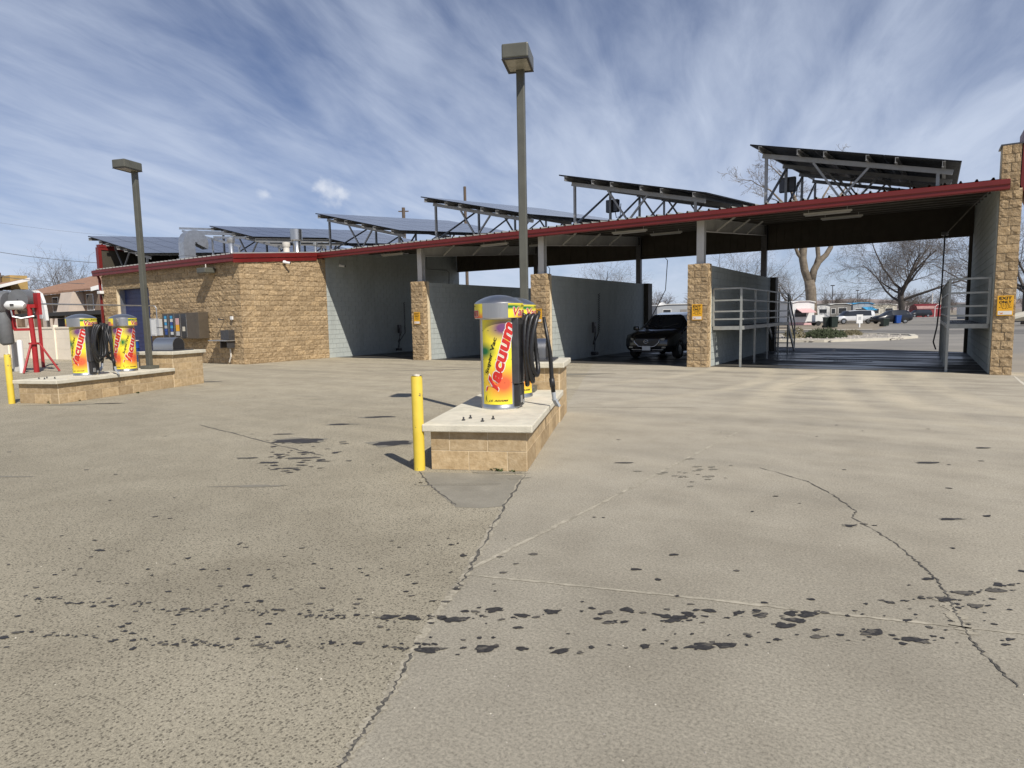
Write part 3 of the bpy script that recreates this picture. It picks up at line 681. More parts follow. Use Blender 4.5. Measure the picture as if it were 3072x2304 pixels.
# ------------------------------------------------------------------ the car wash
B = thing('car_wash_building', (0, 0, 0), 'tan block self-serve car wash with open bays, red roof edge and grey bay walls', 'building')
def roof_z(y): return 4.475+0.0833*(y+0.42)
PH = 15*BH
def car_wash():
    D = 0.10
    # --- piers in front of each dividing wall
    for S in (0.0, S3, S4):
        p = MB().box(S+0.012, S+0.598, 0.014, 0.40, 0, PH-0.006).build('pier', 'mortar', B)
        fr = []
        for c in range(15):
            if c % 2: fr += [(0, BL/2, c), (BL/2, 0.61, c)]
            else: fr += [(0, BL, c), (BL, 0.61, c)]
        lay(p, fr, (S, D, 0), 0.0, 'split')
        lay(p, [(0, BL/2+0.02, c) for c in range(15)], (S+0.61-D, 0.012, 0), math.pi/2, 'split')
        tag(p, label='tan split-face block pier')
    # --- bay walls of painted block
    def bay_wall(x0, x1, y0, y1, h, name, faces=(1,)):
        w = MB().box(x0+0.06, x1-0.02, y0, y1, 0, h-0.004).build(name, 'mortar_painted', B)
        n = int(math.ceil(h/BH)); 
        if 1 in faces: lay_joined('painted_blocks', w, courses(y1-y0, n), (x1-0.02-0.10+0.012, y0, 0), math.pi/2, 'smooth', 0, lambda q: h, 'painted_block')
        if -1 in faces: lay_joined('painted_blocks', w, courses(y1-y0, n), (x0+0.06+0.10-0.012, y1, 0), -math.pi/2, 'smooth', 0, lambda q: h, 'painted_block')
        return w
    for S in (0.0, S3, S4):
        bay_wall(S+0.22, S+0.605, 0.415, 9.0, 3.0, 'bay_wall', (1, -1))
        MB().box(S+0.12, S+0.80, 9.01, 9.5, 0, 3.02).build('rear_pier', 'siding_brown', B)
    # tall wall between the plant room and the first bay (painted inside the bay)
    w = MB().prism([(0.012, 0), (9.4, 0), (9.4, roof_z(9.4)-0.12), (0.012, roof_z(0)-0.12)], 'X', XO-0.3, XO-0.012).build('bay_wall', 'mortar_painted', B)
    lay_joined('painted_blocks', w, courses(9.38, 26), (XO-0.012-0.10+0.014, 0.012, 0), math.pi/2, 'smooth', 0, lambda q: roof_z(q.y)-0.13, 'painted_block')
    # --- right end wall, standing above the roof as a parapet
    e = MB().box(S5+0.012, S5+0.398, 0.014, 9.4, 0, 4.30).box(S5+0.004, S5+0.34, 0.016, 0.62, 4.301, 5.28).build('pier', 'mortar', B)
    fr = []
    for c in range(26):
        x1 = 0.42 if c < 21 else 0.36
        if c % 2: fr += [(0, 0.18, c), (0.18, x1, c)]
        else: fr += [(0, x1, c)] if c % 4 else [(0, 0.24, c), (0.24, x1, c)]
    lay(e, fr, (S5-0.01, D, 0), 0.0, 'split'); tag(e, label='tall tan block end wall carrying the parapet')
    w = MB().prism([(0.30, 0), (9.3, 0), (9.3, roof_z(9.3)-0.03), (0.30, roof_z(0.3)-0.03)], 'X', S5-0.006, S5+0.011).build('bay_wall', 'mortar_painted', B)
    lay_joined('painted_blocks', w, courses(9.0, 26), (S5-0.006+0.10-0.012, 9.3, 0), -math.pi/2, 'smooth', 0, lambda q: roof_z(q.y)-0.04, 'painted_block')
    MB().box(S5-0.12, S5+0.5, 9.31, 9.6, 0, roof_z(9.4)-0.03).build('rear_pier', 'siding_brown', B)
    MB().prism([(S5+0.36, 4.36), (S5+0.375, 5.62), (S5+0.95, 5.2), (S5+1.05, 4.0), (S5+0.55, 3.95)], 'Y', 0.02, 0.9).build('parapet_mansard', 'red_metal', B)
    MB().box(S5-0.04, S5+0.40, 0.0, 0.64, 5.283, 5.315).build('parapet_cap', 'dark_steel', B)
    # --- plant room: front wall with roller door opening, lit side wall
    o0, o1, oz = -14.15, -11.35, 3.22
    def ow_top(p): return roof_z(p.y)-0.28
    zt = roof_z(YO)-0.28
    f = MB()
    for x0, x1, z0, z1 in ((XL+0.014, o0, 0, zt), (o1, XO-0.014, 0, zt), (o0, o1, oz, zt)): f.box(x0, x1, YO+0.014, YO+0.32, z0, z1)
    f = f.build('front_wall', 'mortar', B)
    rects = []
    for u0, u1, c in courses(XO-XL, 19):
        a, b = XL+u0, XL+u1; zz = (c+0.5)*BH
        if zz < oz:
            if b <= o0+0.02 or a >= o1-0.02: rects.append((u0, u1, c))
            elif a < o0: rects.append((u0, o0-XL, c))
            elif b > o1: rects.append((o1-XL, u1, c))
        else: rects.append((u0, u1, c))
    rects = [r for r in rects if r[1]-r[0] > 0.05]
    lay_joined('block_field', f, rects, (XL, YO+D, 0), 0.0, 'split', 0, lambda p: zt+0.02)
    sw = MB().prism([(YO+0.33, 0), (0.010, 0), (0.010, roof_z(0)-0.30), (YO+0.33, zt)], 'X', XO-0.4, XO-0.013).build('side_wall', 'mortar', B)
    rects = courses(-YO+0.01, 21, 1)
    rects = [(u0, u1, c) for u0, u1, c in rects if (c+0.4)*BH < roof_z(YO+u1)-0.3]
    own = [r for r in rects if r[2] < 10]; rest = [r for r in rects if r[2] >= 10]
    lay(sw, own, (XO-D, YO+0.006, 0), math.pi/2, 'split')
    lay_joined('block_field', sw, rest, (XO-D, YO+0.006, 0), math.pi/2, 'split', 0, lambda p: roof_z(p.y)-0.28)
    MB().box(XL+0.02, XL+0.3, YO+0.33, 9.3, 0, roof_z(YO)-0.2).build('far_wall', 'mortar', B)
    # roller door in its opening
    d = MB()
    for k in range(16): d.box(o0+0.06, o1-0.06, YO+0.335, YO+0.355, k*0.20+0.006, k*0.20+0.192)
    d.box(o0, o1, YO+0.357, YO+0.40, 0, oz)
    dd = d.build('roller_door', 'blue_paint', B)
    MB().box(o0+0.001, o0+0.055, YO+0.12, YO+0.334, 0, oz-0.002).build('door_jamb', 'galvanized', B)
    MB().box(o1-0.055, o1-0.001, YO+0.12, YO+0.334, 0, oz-0.002).build('door_jamb', 'galvanized', B)
    # left end parapet: brown siding inside, red trim
    pz = 5.33
    MB().box(-15.70, -15.62, -3.9, 9.3, roof_z(YO)-0.15, pz-0.10).build('end_parapet', 'siding_brown', B)
    MB().box(-15.85, -15.60, -4.0, 9.35, pz-0.099, pz+0.03).box(-15.85, -15.61, -4.05, -3.91, 4.1, pz-0.1).build('parapet_trim', 'red_metal', B)
    MB().box(-15.615, -15.58, -3.92, 9.3, pz-0.22, pz-0.12).build('parapet_trim', 'red_metal', B)
    MB().bar((-15.47, YO-0.16, 4.0), (-15.47, YO-0.06, 3.7), 0.08).bar((-15.47, YO-0.06, 3.7), (-15.47, YO-0.06, 0.1), 0.09).build('downspout', 'red_metal', B)
    # --- roof: ribbed sheet
    def ribbed(name, x0, x1, y0, y1):
        m = MB(); prof = []; x = x0
        while x < x1-0.3:
            prof += [(x, 0), (x+0.235, 0), (x+0.255, 0.05), (x+0.285, 0.05), (x+0.305, 0)]; x += 0.305
        prof.append((x1, 0)); vs = []
        for y in (y0, y1):
            for px_, pz_ in prof: vs.append((px_, y, roof_z(y)+pz_))
        n = len(prof); m.add(vs, [(i, i+1, n+i+1, n+i) for i in range(n-1)])
        o = m.build(name, 'roof_metal', B); return o
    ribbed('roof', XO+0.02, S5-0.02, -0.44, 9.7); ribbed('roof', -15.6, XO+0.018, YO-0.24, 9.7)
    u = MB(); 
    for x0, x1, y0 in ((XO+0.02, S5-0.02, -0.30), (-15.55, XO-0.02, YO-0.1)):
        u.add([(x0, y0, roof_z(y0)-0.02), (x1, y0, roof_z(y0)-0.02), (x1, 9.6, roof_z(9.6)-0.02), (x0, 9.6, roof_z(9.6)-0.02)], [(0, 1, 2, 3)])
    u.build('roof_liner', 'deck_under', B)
    # --- red fascia and gutter runs
    def fascia(name, y, x0, x1, hz):
        z = roof_z(y)-0.012; prof = [(y, z), (y-0.02, z-0.01), (y-0.02, z-0.11), (y+0.004, z-0.135), (y+0.004, z-hz+0.02), (y+0.03, z-hz), (y+0.10, z-hz), (y+0.10, z-hz+0.02), (y+0.05, z-0.02)]
        return MB().prism(prof, 'X', x0, x1).build(name, 'red_metal', B)
    fascia('fascia', -0.44, XO+0.03, 18.33, 0.235); fascia('fascia', YO-0.24, XL-0.35, XO+0.03, 0.27)
    z0, z1 = roof_z(YO-0.24)-0.01, roof_z(-0.44)-0.01
    ys0, ys1 = YO-0.26, -0.462
    def slab(x0, x1, top, bot):
        return [(x0, ys0, z0-bot), (x1, ys0, z0-bot), (x1, ys1, z1-bot), (x0, ys1, z1-bot), (x0, ys0, z0-top), (x1, ys0, z0-top), (x1, ys1, z1-top), (x0, ys1, z1-top)]
    FB = [(0, 3, 2, 1), (4, 5, 6, 7), (0, 1, 5, 4), (1, 2, 6, 5), (2, 3, 7, 6), (3, 0, 4, 7)]
    MB().add(slab(XO+0.034, XO+0.075, -0.01, 0.155), FB).add(slab(XO+0.034, XO+0.050, 0.17, 0.30), FB).add(slab(XO+0.034, XO+0.06, 0.30, 0.32), FB).build('fascia', 'red_metal', B)
    # --- steel frame
    for S in (0.0, S3, S4):
        c = MB()
        c.box(S+0.20, S+0.42, 0.20, 0.215, PH-0.004, roof_z(0.2)-0.16).box(S+0.20, S+0.42, 0.385, 0.40, PH-0.004, roof_z(0.4)-0.16).box(S+0.303, S+0.317, 0.215, 0.385, PH-0.004, roof_z(0.2)-0.16)
        c.box(S+0.16, S+0.46, 0.16, 0.44, PH-0.003, PH+0.018)
        c.build('column', 'column_paint', B)
        ya, yb = 0.402, 9.0
        for nm, x0, x1, t, b_ in (('beam', S+0.303, S+0.317, 0.15, 0.51), ('beam_flange', S+0.22, S+0.40, 0.515, 0.53), ('beam_flange', S+0.22, S+0.40, 0.135, 0.149)):
            vs = [(x, y, roof_z(y)-q) for q in (b_, t) for x, y in ((x0, ya), (x1, ya), (x1, yb), (x0, yb))]
            MB().add(vs, FB).build(nm, 'column_paint', B)
        MB().box(S+0.2, S+0.42, 9.01, 9.2, 3.024, roof_z(9)-0.16).build('rear_column', 'dark_steel', B)
        for yy in (1.6, 3.6, 5.6):
            MB().bar((S+0.40, yy, roof_z(yy)-0.51), (S+0.95, yy, roof_z(yy)-0.13), 0.045).build('brace', 'column_paint', B)
    y = -0.1
    while y < 9.4:
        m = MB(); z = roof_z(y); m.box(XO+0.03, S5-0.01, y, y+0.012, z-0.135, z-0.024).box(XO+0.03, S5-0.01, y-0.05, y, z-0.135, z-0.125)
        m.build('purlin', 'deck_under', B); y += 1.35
    # header of upright metal siding across the back of the bays
    m = MB(); x = XO+0.02; 
    while x < S5-0.05:
        m.box(x, x+0.285, 9.20, 9.222, 4.20, roof_z(9.2)-0.025); m.box(x+0.285, x+0.305, 9.185, 9.21, 4.20, roof_z(9.2)-0.025); x += 0.305
    m.box(XO+0.02, S5-0.1, 9.18, 9.26, 4.13, 4.198); m.build('rear_header', 'siding_brown', B)
car_wash()

# things fixed to or standing in the bays
def exit_sign(S, w, label):
    x0 = S+(0.155 if S < 18 else 0.055); t = thing('exit_sign', (x0, -0.05, 1.40), label, 'sign', 'yellow signs on the bay piers')
    MB().bbox(0, 0.305, -0.002, 0.006, 0, 0.465, 0.003).build('sign_board', 'sign_yellow', t, world=False)
    tx = MB()
    for s_, cy, hh in (('EXIT', 0.405, 0.062), ('ONLY', 0.315, 0.062)):
        v, f = text2d(s_, 0.225, hh, 0, 0.035, 1.05); tx.add([(0.152+a, -0.005, cy+b) for a, b in v], f)
    tx.build('lettering', 'sign_black', t, world=False)
    ln = MB(); rr = random.Random(int(S*10))
    for z, segs in ((0.248, ((.06, .25),)), (0.218, ((.07, .24),)), (0.188, ((.04, .13), (.165, .27))), (0.160, ((.10, .2),))):
        for a, b in segs:
            q = a
            while q < b: ln.box(q, min(q+rr.uniform(.018, .04), b), -0.0045, -0.003, z, z+0.012); q += 0.045
    ln.build('small_print', 'sign_black', t, world=False)
    MB().box(0.022, 0.285, -0.0045, -0.003, 0.022, 0.108).build('lower_panel', 'print_white', t, world=False)
    MB().add([(0.04, -0.006, 0.085), (0.075, -0.006, 0.04), (0.115, -0.006, 0.045), (0.11, -0.006, 0.075), (0.08, -0.006, 0.06)], [(0, 1, 2, 3, 4)]).build('logo_mark', 'print_orange', t, world=False)
exit_sign(S5, 0, 'yellow EXIT ONLY sign on the tall right end wall')
exit_sign(S4, 0, 'yellow EXIT ONLY sign on the pier beside the parked black car')
exit_sign(S3, 0, 'yellow EXIT ONLY sign on the pier partly hidden behind the nearer vacuums')
exit_sign(0.0, 0, 'small worn yellow EXIT ONLY sign on the leftmost pier')

def platform(name, x0, x1, label, stairs=True, wall_left=True):
    t = thing(name, ((x0+x1)/2, 0.5, 0), label, 'platform', 'raised washing platforms in the tall bay')
    y0, y1 = 0.5, 8.2; zd = 1.2
    xo, xi = (x1, x0) if wall_left else (x0, x1)
    fr = MB().bar((x0, y0, zd-0.05), (x1, y0, zd-0.05), 0.04, 0.11).bar((xo, y0, zd-0.05), (xo, y1, zd-0.05), 0.04, 0.11).bar((xi, y0, zd-0.05), (xi, y1, zd-0.05), 0.04, 0.11)
    fr.build('deck_frame', 'rail_paint', t)
    g = MB(); y = y0+0.05
    while y < y1: g.box(x0+0.022, x1-0.022, y, y+0.02, zd-0.03, zd); y += 0.06
    g.build('deck_grating', 'dark_steel', t)
    ys = [0.5, 2.35, 4.3, 6.25, 8.2]
    for y in ys:
        MB().bar((xo, y, 0), (xo, y, 2.31), 0.055).build('post', 'rail_paint', t)
    MB().bar((xi, y0, zd), (xi, y0, 2.31), 0.055).build('post', 'rail_paint', t)
    for z in (2.31, 1.965, 1.64, 1.41):
        MB().bar((x0, y0-0.003, z), (x1, y0-0.003, z), 0.05, 0.045).build('rail', 'rail_paint', t)
        MB().bar((xo+0.002, y0, z), (xo+0.002, y1, z), 0.045, 0.045).build('rail', 'rail_paint', t)
    if stairs:
        for x in (x0+0.06, xo):
            MB().bar((x, y1, zd-0.08), (x, y1+1.55, 0.05), 0.05, 0.16).build('stringer', 'rail_paint', t)
        for k in range(5): MB().box(x0+0.09, x1-0.03, y1+0.18+k*0.29, y1+0.42+k*0.29, zd-0.25-k*0.21, zd-0.22-k*0.21).build('stair_tread', 'dark_steel', t)
        for z in (2.31, 1.8): MB().bar((xo, y1, z), (xo, y1+1.6, z-1.2), 0.045).build('rail', 'rail_paint', t)
        MB().bar((xo, y1+1.6, 0), (xo, y1+1.6, 1.13), 0.05).build('post', 'rail_paint', t)
platform('wash_platform', S4+0.64, 12.33, 'steel railed platform with stairs along the grey wall right of the car')
platform('wash_platform', 17.34, S5-0.06, 'narrow steel railed platform against the right end wall', False, False)

def hose_reel(x, y, label, seed, wall=1):
    # coiled wash hose, holder and foam brush on a bay wall
    rr = random.Random(seed); t = thing('wash_hose', (x, y, 0), label, 'hose', 'wash hoses on the bay walls')
    m = MB(); m.box(x, x+0.10*wall, y-0.09, y+0.09, 0.95, 1.35).build('hose_holder', 'dark_steel', t)
    pts = [(x+0.05*wall+0.0*k, y+0.2*math.sin(k*0.0)+0.02, 2.5-k*0.004) for k in range(1)]
    c = []
    for k in range(120):
        a = k*0.9; z = 2.45-k*0.0125; c.append((x+0.09*wall+0.035*math.cos(a), y+0.35+0.035*math.sin(a), z))
    MB().tube(c, 0.012, 5).build('coil', 'black_rubber', t)
    lp = [(x+0.08*wall, y+0.35-0.35*math.sin(k/14*math.pi)*1.0-0.02*k, 0.95-0.45*math.sin(k/14*math.pi)) for k in range(15)]
    MB().tube(lp, 0.016, 6).build('hose', 'black_rubber', t)
    MB().tube([(x+0.12*wall, y-0.05, 1.2), (x+0.14*wall, y-0.12, 0.7), (x+0.15*wall, y-0.2, 0.25)], [0.018, 0.02, 0.03], 8).build('spray_gun', 'black_plastic', t)
    MB().bbox(x+0.06*wall if wall > 0 else x-0.28, x+0.28 if wall > 0 else x-0.06, y-0.34, y-0.1, 0.10, 0.22, 0.02).build('foam_brush', 'black_plastic', t)
hose_reel(XO+0.02, 4.4, 'black coiled wash hose on the wall of the leftmost bay', 1)
hose_reel(S3+0.62, 3.6, 'black coiled wash hose with brush on the wall beside the black car', 2)
hose_reel(0.62, 5.2, 'dim wash hose hung on the grey wall behind the near vacuums', 3)
def boom(x, y, z0, label):
    t = thing('ceiling_boom', (x, y, z0), label, 'hose boom', 'hoses hanging from the bay ceilings')
    MB().tube([(x, y, roof_z(y)-0.14), (x, y, z0+0.9), (x+0.9, y+0.4, z0+0.82), (x+1.0, y+0.44, z0+0.7)], 0.014, 6).build('boom_arm', 'dark_steel', t)
    MB().tube([(x+1.0, y+0.44, z0+0.7), (x+0.9, y+0.5, 2.6), (x+0.25, y+0.5, 1.4)], 0.016, 6).build('hose', 'black_rubber', t)
boom(-3.4, 5.0, 3.1, 'thin hose boom hanging in the leftmost bay'); boom(1.3, 6.5, 3.1, 'thin hose boom hanging in the bay behind the lamp post')
boom(6.9, 6.4, 3.1, 'thin hose boom hanging above the black car')
t = thing('boom_hose', (17.3, 6.8, 0), 'long black hose hanging straight down beside the right platform', 'hose')
MB().tube([(17.3, 6.8, 4.05), (17.28, 6.78, 2.4), (17.2, 6.7, 1.0), (17.12, 6.68, 0.5), (17.2, 6.66, 0.25)], 0.022, 8).build('hose', 'black_rubber', t)
MB().bbox(17.2, 17.4, 6.7, 6.9, 4.0, 4.12, 0.02).build('swivel', 'dark_steel', t)
for i, (x, lab) in enumerate(((-2.4, 'strip light under the roof of the leftmost bay'), (2.9, 'strip light under the roof of the bay behind the lamp post'), (8.4, 'strip light under the roof above the black car'), (14.4, 'strip light under the roof of the tall right bay'))):
    for y in (1.6, 5.2):
        z = roof_z(y)-0.30
        o = thing('strip_light', (x, y, z), ('front ' if y < 3 else 'rear ')+lab, 'light', 'strip lights under the bay roof')
        MB().box(-0.62, 0.62, -0.05, 0.05, 0.02, 0.07).box(-0.5, -0.49, -0.01, 0.01, 0.07, 0.16).box(0.49, 0.5, -0.01, 0.01, 0.07, 0.16).build('housing', 'column_paint', o, world=False)
        MB().tube([(-0.58, 0, 0), (0.58, 0, 0)], 0.018, 8).build('tube', 'panel_grey', o, world=False)
o = thing('notice_board', (XO+0.02, 5.6, 1.35), 'pale printed notice board on the wall of the leftmost bay', 'notice')
MB().bbox(0, 0.012, 0, 0.55, 0, 0.85, 0.003).build('board', 'tan_sign', o, world=False)
m = MB()
for k in range(7): m.box(0.013, 0.015, 0.06, 0.46+0.03*math.sin(k*3), 0.12+k*0.09, 0.145+k*0.09)
m.build('print_lines', 'dark_steel', o, world=False)
o = thing('floor_drain', (15.0, 3.85, 0.006), 'long dark drain grate in the wet bay floor', 'drain')
m = MB().box(-0.55, 0.55, -0.2, 0.2, 0.002, 0.008)
for k in range(14): m.box(-0.52+k*0.077, -0.48+k*0.077, -0.18, 0.18, 0.009, 0.016)
m.build('grate', 'dark_steel', o, world=False)

# plant-room wall fittings
def wall_fittings():
    y = YO-0.035
    o = thing('electrical_cabinet', (-10.85, y, 1.1), 'light grey electrical cabinet on the block wall beside the roller door', 'cabinet')
    MB().bbox(-0.50, 0.22, -0.20, 0, 0, 0.74, 0.01).build('cabinet_body', 'panel_grey', o, world=False)
    MB().bbox(0.235, 0.46, -0.15, 0, 0.36, 0.72, 0.01).build('meter_box', 'panel_grey', o, world=False)
    MB().bbox(0.235, 0.46, -0.15, 0, 0.02, 0.33, 0.01).build('meter_box', 'panel_grey', o, world=False)
    MB().box(-0.06, 0.2, -0.204, -0.201, 0.06, 0.68).build('cabinet_door', 'white_paint', o, world=False)
    o = thing('vending_machine', (-8.30, y, 1.0), 'dark brown wall vending unit with coloured product windows', 'vending machine')
    w = 2.62
    MB().bbox(-w/2, w/2, -0.42, 0, 0, 1.03, 0.012).build('vending_body', 'vend_brown', o, world=False)
    for k in range(4):
        x = -w/2+0.08+k*0.44
        MB().box(x, x+0.34, -0.426, -0.421, 0.10, 0.98).build('product_window', 'window_glass', o, world=False)
        rr = random.Random(k)
        if k < 2:
            for q in range(6):
                z = 0.16+q*0.13; MB().box(x+0.08+rr.uniform(0, .03), x+0.25+rr.uniform(0, .03), -0.434, -0.427, z, z+0.115).build('product', ('plate_white', 'tarp_blue', 'panel_grey', 'blue_bin')[rr.randrange(4)], o, world=False)
        elif k == 2:
            MB().box(x+0.05, x+0.29, -0.434, -0.427, 0.30, 0.56).build('product', 'sign_yellow', o, world=False)
            MB().box(x+0.05, x+0.29, -0.434, -0.427, 0.563, 0.82).build('product', 'trailer_pink', o, world=False)
            MB().box(x+0.05, x+0.29, -0.434, -0.427, 0.12, 0.29).build('product', 'panel_grey', o, world=False)
        else:
            MB().box(x+0.08, x+0.26, -0.434, -0.427, 0.30, 0.48).build('product', 'trailer_cream', o, world=False)
        MB().box(x+0.06, x+0.28, -0.45, -0.421, 0.03, 0.08).build('dispense_slot', 'black_plastic', o, world=False)
        MB().box(x+0.37, x+0.385, -0.428, -0.421, 0.06, 0.98).build('trim_strip', 'galvanized', o, world=False)
    o = thing('wall_shelf_box', (-5.75, y, 0.9), 'grey metal box on a small shelf near the building corner', 'box')
    MB().bbox(-0.10, 0.42, -0.26, 0, 0.06, 0.42, 0.008).build('box_body', 'dark_steel', o, world=False)
    MB().bbox(-0.72, 0.45, -0.40, 0, 0, 0.045, 0.006).build('shelf', 'galvanized', o, world=False)
    for x in (-0.1, 0.34): MB().box(x, x+0.04, -0.30, 0, -0.26, -0.002).build('shelf_bracket', 'dark_steel', o, world=False)
    MB().tube([(0.18, -0.06, -0.30), (0.18, -0.05, -0.6), (0.05, -0.05, -0.82)], 0.03, 8).build('pipe', 'off_white', o, world=False)
    o = thing('junction_box', (-5.40, y, 1.71), 'small white square box on the block wall near the corner', 'box')
    MB().bbox(-0.065, 0.065, -0.07, 0, 0, 0.13, 0.01).build('box_body', 'white_paint', o, world=False)
    MB().tube([(-0.02, -0.03, 0.0), (-0.02, -0.03, -0.04)], 0.012, 6).build('cable_gland', 'white_paint', o, world=False)
    o = thing('wall_peg', (-5.95, y, 1.70), 'short dark peg sticking out beside the small white box', 'hook')
    MB().tube([(0, 0, 0.03), (0, -0.22, 0.03)], 0.022, 8).build('peg', 'dark_steel', o, world=False)
    MB().tube([(0, -0.22, 0.0), (0, -0.22, 0.08)], 0.028, 8).build('peg_head', 'dark_steel', o, world=False)
    o = thing('wall_light', (-6.55, y, 3.46), 'bronze wall floodlight under the red fascia', 'light')
    MB().bbox(-0.28, 0.28, -0.46, -0.02, 0.06, 0.26, 0.03).build('housing', 'bronze_paint', o, world=False)
    MB().box(-0.22, 0.22, -0.40, -0.06, 0.052, 0.06).build('lens', 'lens', o, world=False)
    MB().tube([(0.1, -0.3, 0.26), (0.1, -0.3, 0.40)], 0.02, 6).build('sensor', 'off_white', o, world=False)
    def sec_cam(x, yy, z, ry, label):
        o = thing('security_camera', (x, yy, z), label, 'camera', 'white cameras under the roof edge')
        MB().bbox(0, 0.05, -0.06, 0.06, -0.06, 0.06, 0.01).build('mount', 'white_paint', o, world=False)
        MB().tube([(0.05, 0, 0), (0.10, 0, -0.02)], 0.02, 8).build('arm', 'white_paint', o, world=False)
        d = Vector((math.cos(ry), math.sin(ry), -0.18)); a = Vector((0.13, 0, -0.03))
        MB().tube([a-d*0.12, a+d*0.15], 0.05, 12).build('camera_body', 'white_paint', o, world=False)
        MB().tube([a+d*0.15, a+d*0.165], 0.043, 12).build('camera_lens', 'black_plastic', o, world=False)
    sec_cam(XO+0.035, -2.1, 3.98, R(35), 'white camera on the lit tan side wall under the fascia')
    sec_cam(XO+0.03, 0.8, 4.02, R(20), 'white camera on the grey wall just inside the leftmost bay')
    o = thing('downspout_lamp', (-15.3, y, 3.05), 'small white lamp at the far left edge of the building', 'light')
    MB().bbox(-0.18, 0.12, -0.18, 0, 0, 0.14, 0.02).build('lamp_head', 'white_paint', o, world=False)
    MB().box(-0.03, 0.03, -0.05, 0, -0.14, -0.001).build('lamp_mount', 'bronze_paint', o, world=False)
    # conduit from the blower stand to the cabinet
    P = [(-10.63, y-0.08, 1.84), (-10.63, y-0.08, 2.28), (-10.70, y-0.09, 2.36), (-10.80, y-0.12, 2.38), (-9.75, -9.2, 2.40)]
    o = thing('overhead_conduit', (-10.63, y-0.08, 1.84), 'thin grey conduit running from the wall cabinet to the red blower stand', 'conduit')
    MB().tube(P, 0.028, 8).build('pipe', 'galvanized', o)
    o = thing('blue_drum', (-11.75, YO-0.7, 0), 'blue plastic drum standing in front of the roller door', 'drum')
    MB().lathe([(0.0, 0), (0.27, 0), (0.29, 0.03), (0.29, 0.28), (0.305, 0.30), (0.29, 0.32), (0.29, 0.58), (0.305, 0.60), (0.29, 0.62), (0.28, 0.88), (0.0, 0.90)], 24).build('drum_body', 'blue_bin', o, world=False, smooth=40)
    MB().lathe([(0.0, 0.905), (0.30, 0.90), (0.30, 0.93), (0.0, 0.95)], 24).build('lid', 'off_white', o, world=False)
wall_fittings()

# ------------------------------------------------------------------ roof plant and solar arrays
def rooftop():
    dp = PY(546, 775, -3.75); o = thing('duct_hood', (dp.x, -3.5, roof_z(-3.5)), 'large galvanized gooseneck duct on the office roof', 'duct', None, R(90))
    # rectangular duct bent over like a hook
    path = [(0, 0)]; cx, r_ = 0.30, 0.30
    m = MB(); w = 0.20; rings = []
    for z in (0.0, 0.74): rings.append((0.0, z, 0.0))
    for k in range(1, 11):
        a = math.pi*1.12*k/10; rings.append((cx-r_*math.cos(a), 0.74+r_*math.sin(a), a))
    vs = []; d = 0.25
    for (x, z, a) in rings:
        nx, nz = -math.cos(a), math.sin(a)
        for s, yy in ((1, -w), (1, w), (-1, w), (-1, -w)): vs.append((x+s*d*nx, yy, z+s*d*nz))
    n = len(rings); fs = [(i*4+k, i*4+(k+1) % 4, i*4+4+(k+1) % 4, i*4+4+k) for i in range(n-1) for k in range(4)]
    m.add(vs, fs).build('duct', 'galvanized', o, world=False)
    MB().box(-0.27, 0.27, -0.22, 0.22, 0.20, 0.225).build('duct_flange', 'galvanized', o, world=False)
    MB().box(-0.32, 0.32, -0.28, 0.28, -0.1, 0.08).build('duct_curb', 'galvanized', o, world=False)
    def flue(x, y, r_, h, cr, ch, label, mat='galvanized'):
        o = thing('flue_pipe', (x, y, roof_z(y)), label, 'flue', 'flue pipes on the office roof')
        MB().lathe([(r_*1.5, -0.02), (r_*1.08, 0.1), (r_, 0.12), (r_, h)], 24).build('flue_shaft', mat, o, world=False, smooth=40)
        MB().lathe([(0.0, h-0.02), (cr*0.8, h-0.02), (cr, h+0.03), (cr, h+ch), (cr*0.92, h+ch), (cr*0.9, h+ch*0.7), (0, h+ch*0.7)], 24).build('flue_cap', mat, o, world=False, smooth=40)
    flue(-6.35, -0.2, 0.17, 0.62, 0.26, 0.48, 'tall shiny metal flue with a wide cap on the office roof', 'stainless')
    flue(-6.0, -3.6, 0.10, 0.50, 0.15, 0.18, 'slim metal flue with a small cap near the roof corner')
    flue(-6.55, -0.6, 0.13, 0.36, 0.17, 0.2, 'short cream vent pipe beside the shiny flue', 'off_white')
    flue(-5.5, 0.1, 0.05, 0.36, 0.10, 0.12, 'small turbine vent on a thin pipe right of the shiny flue')
rooftop()

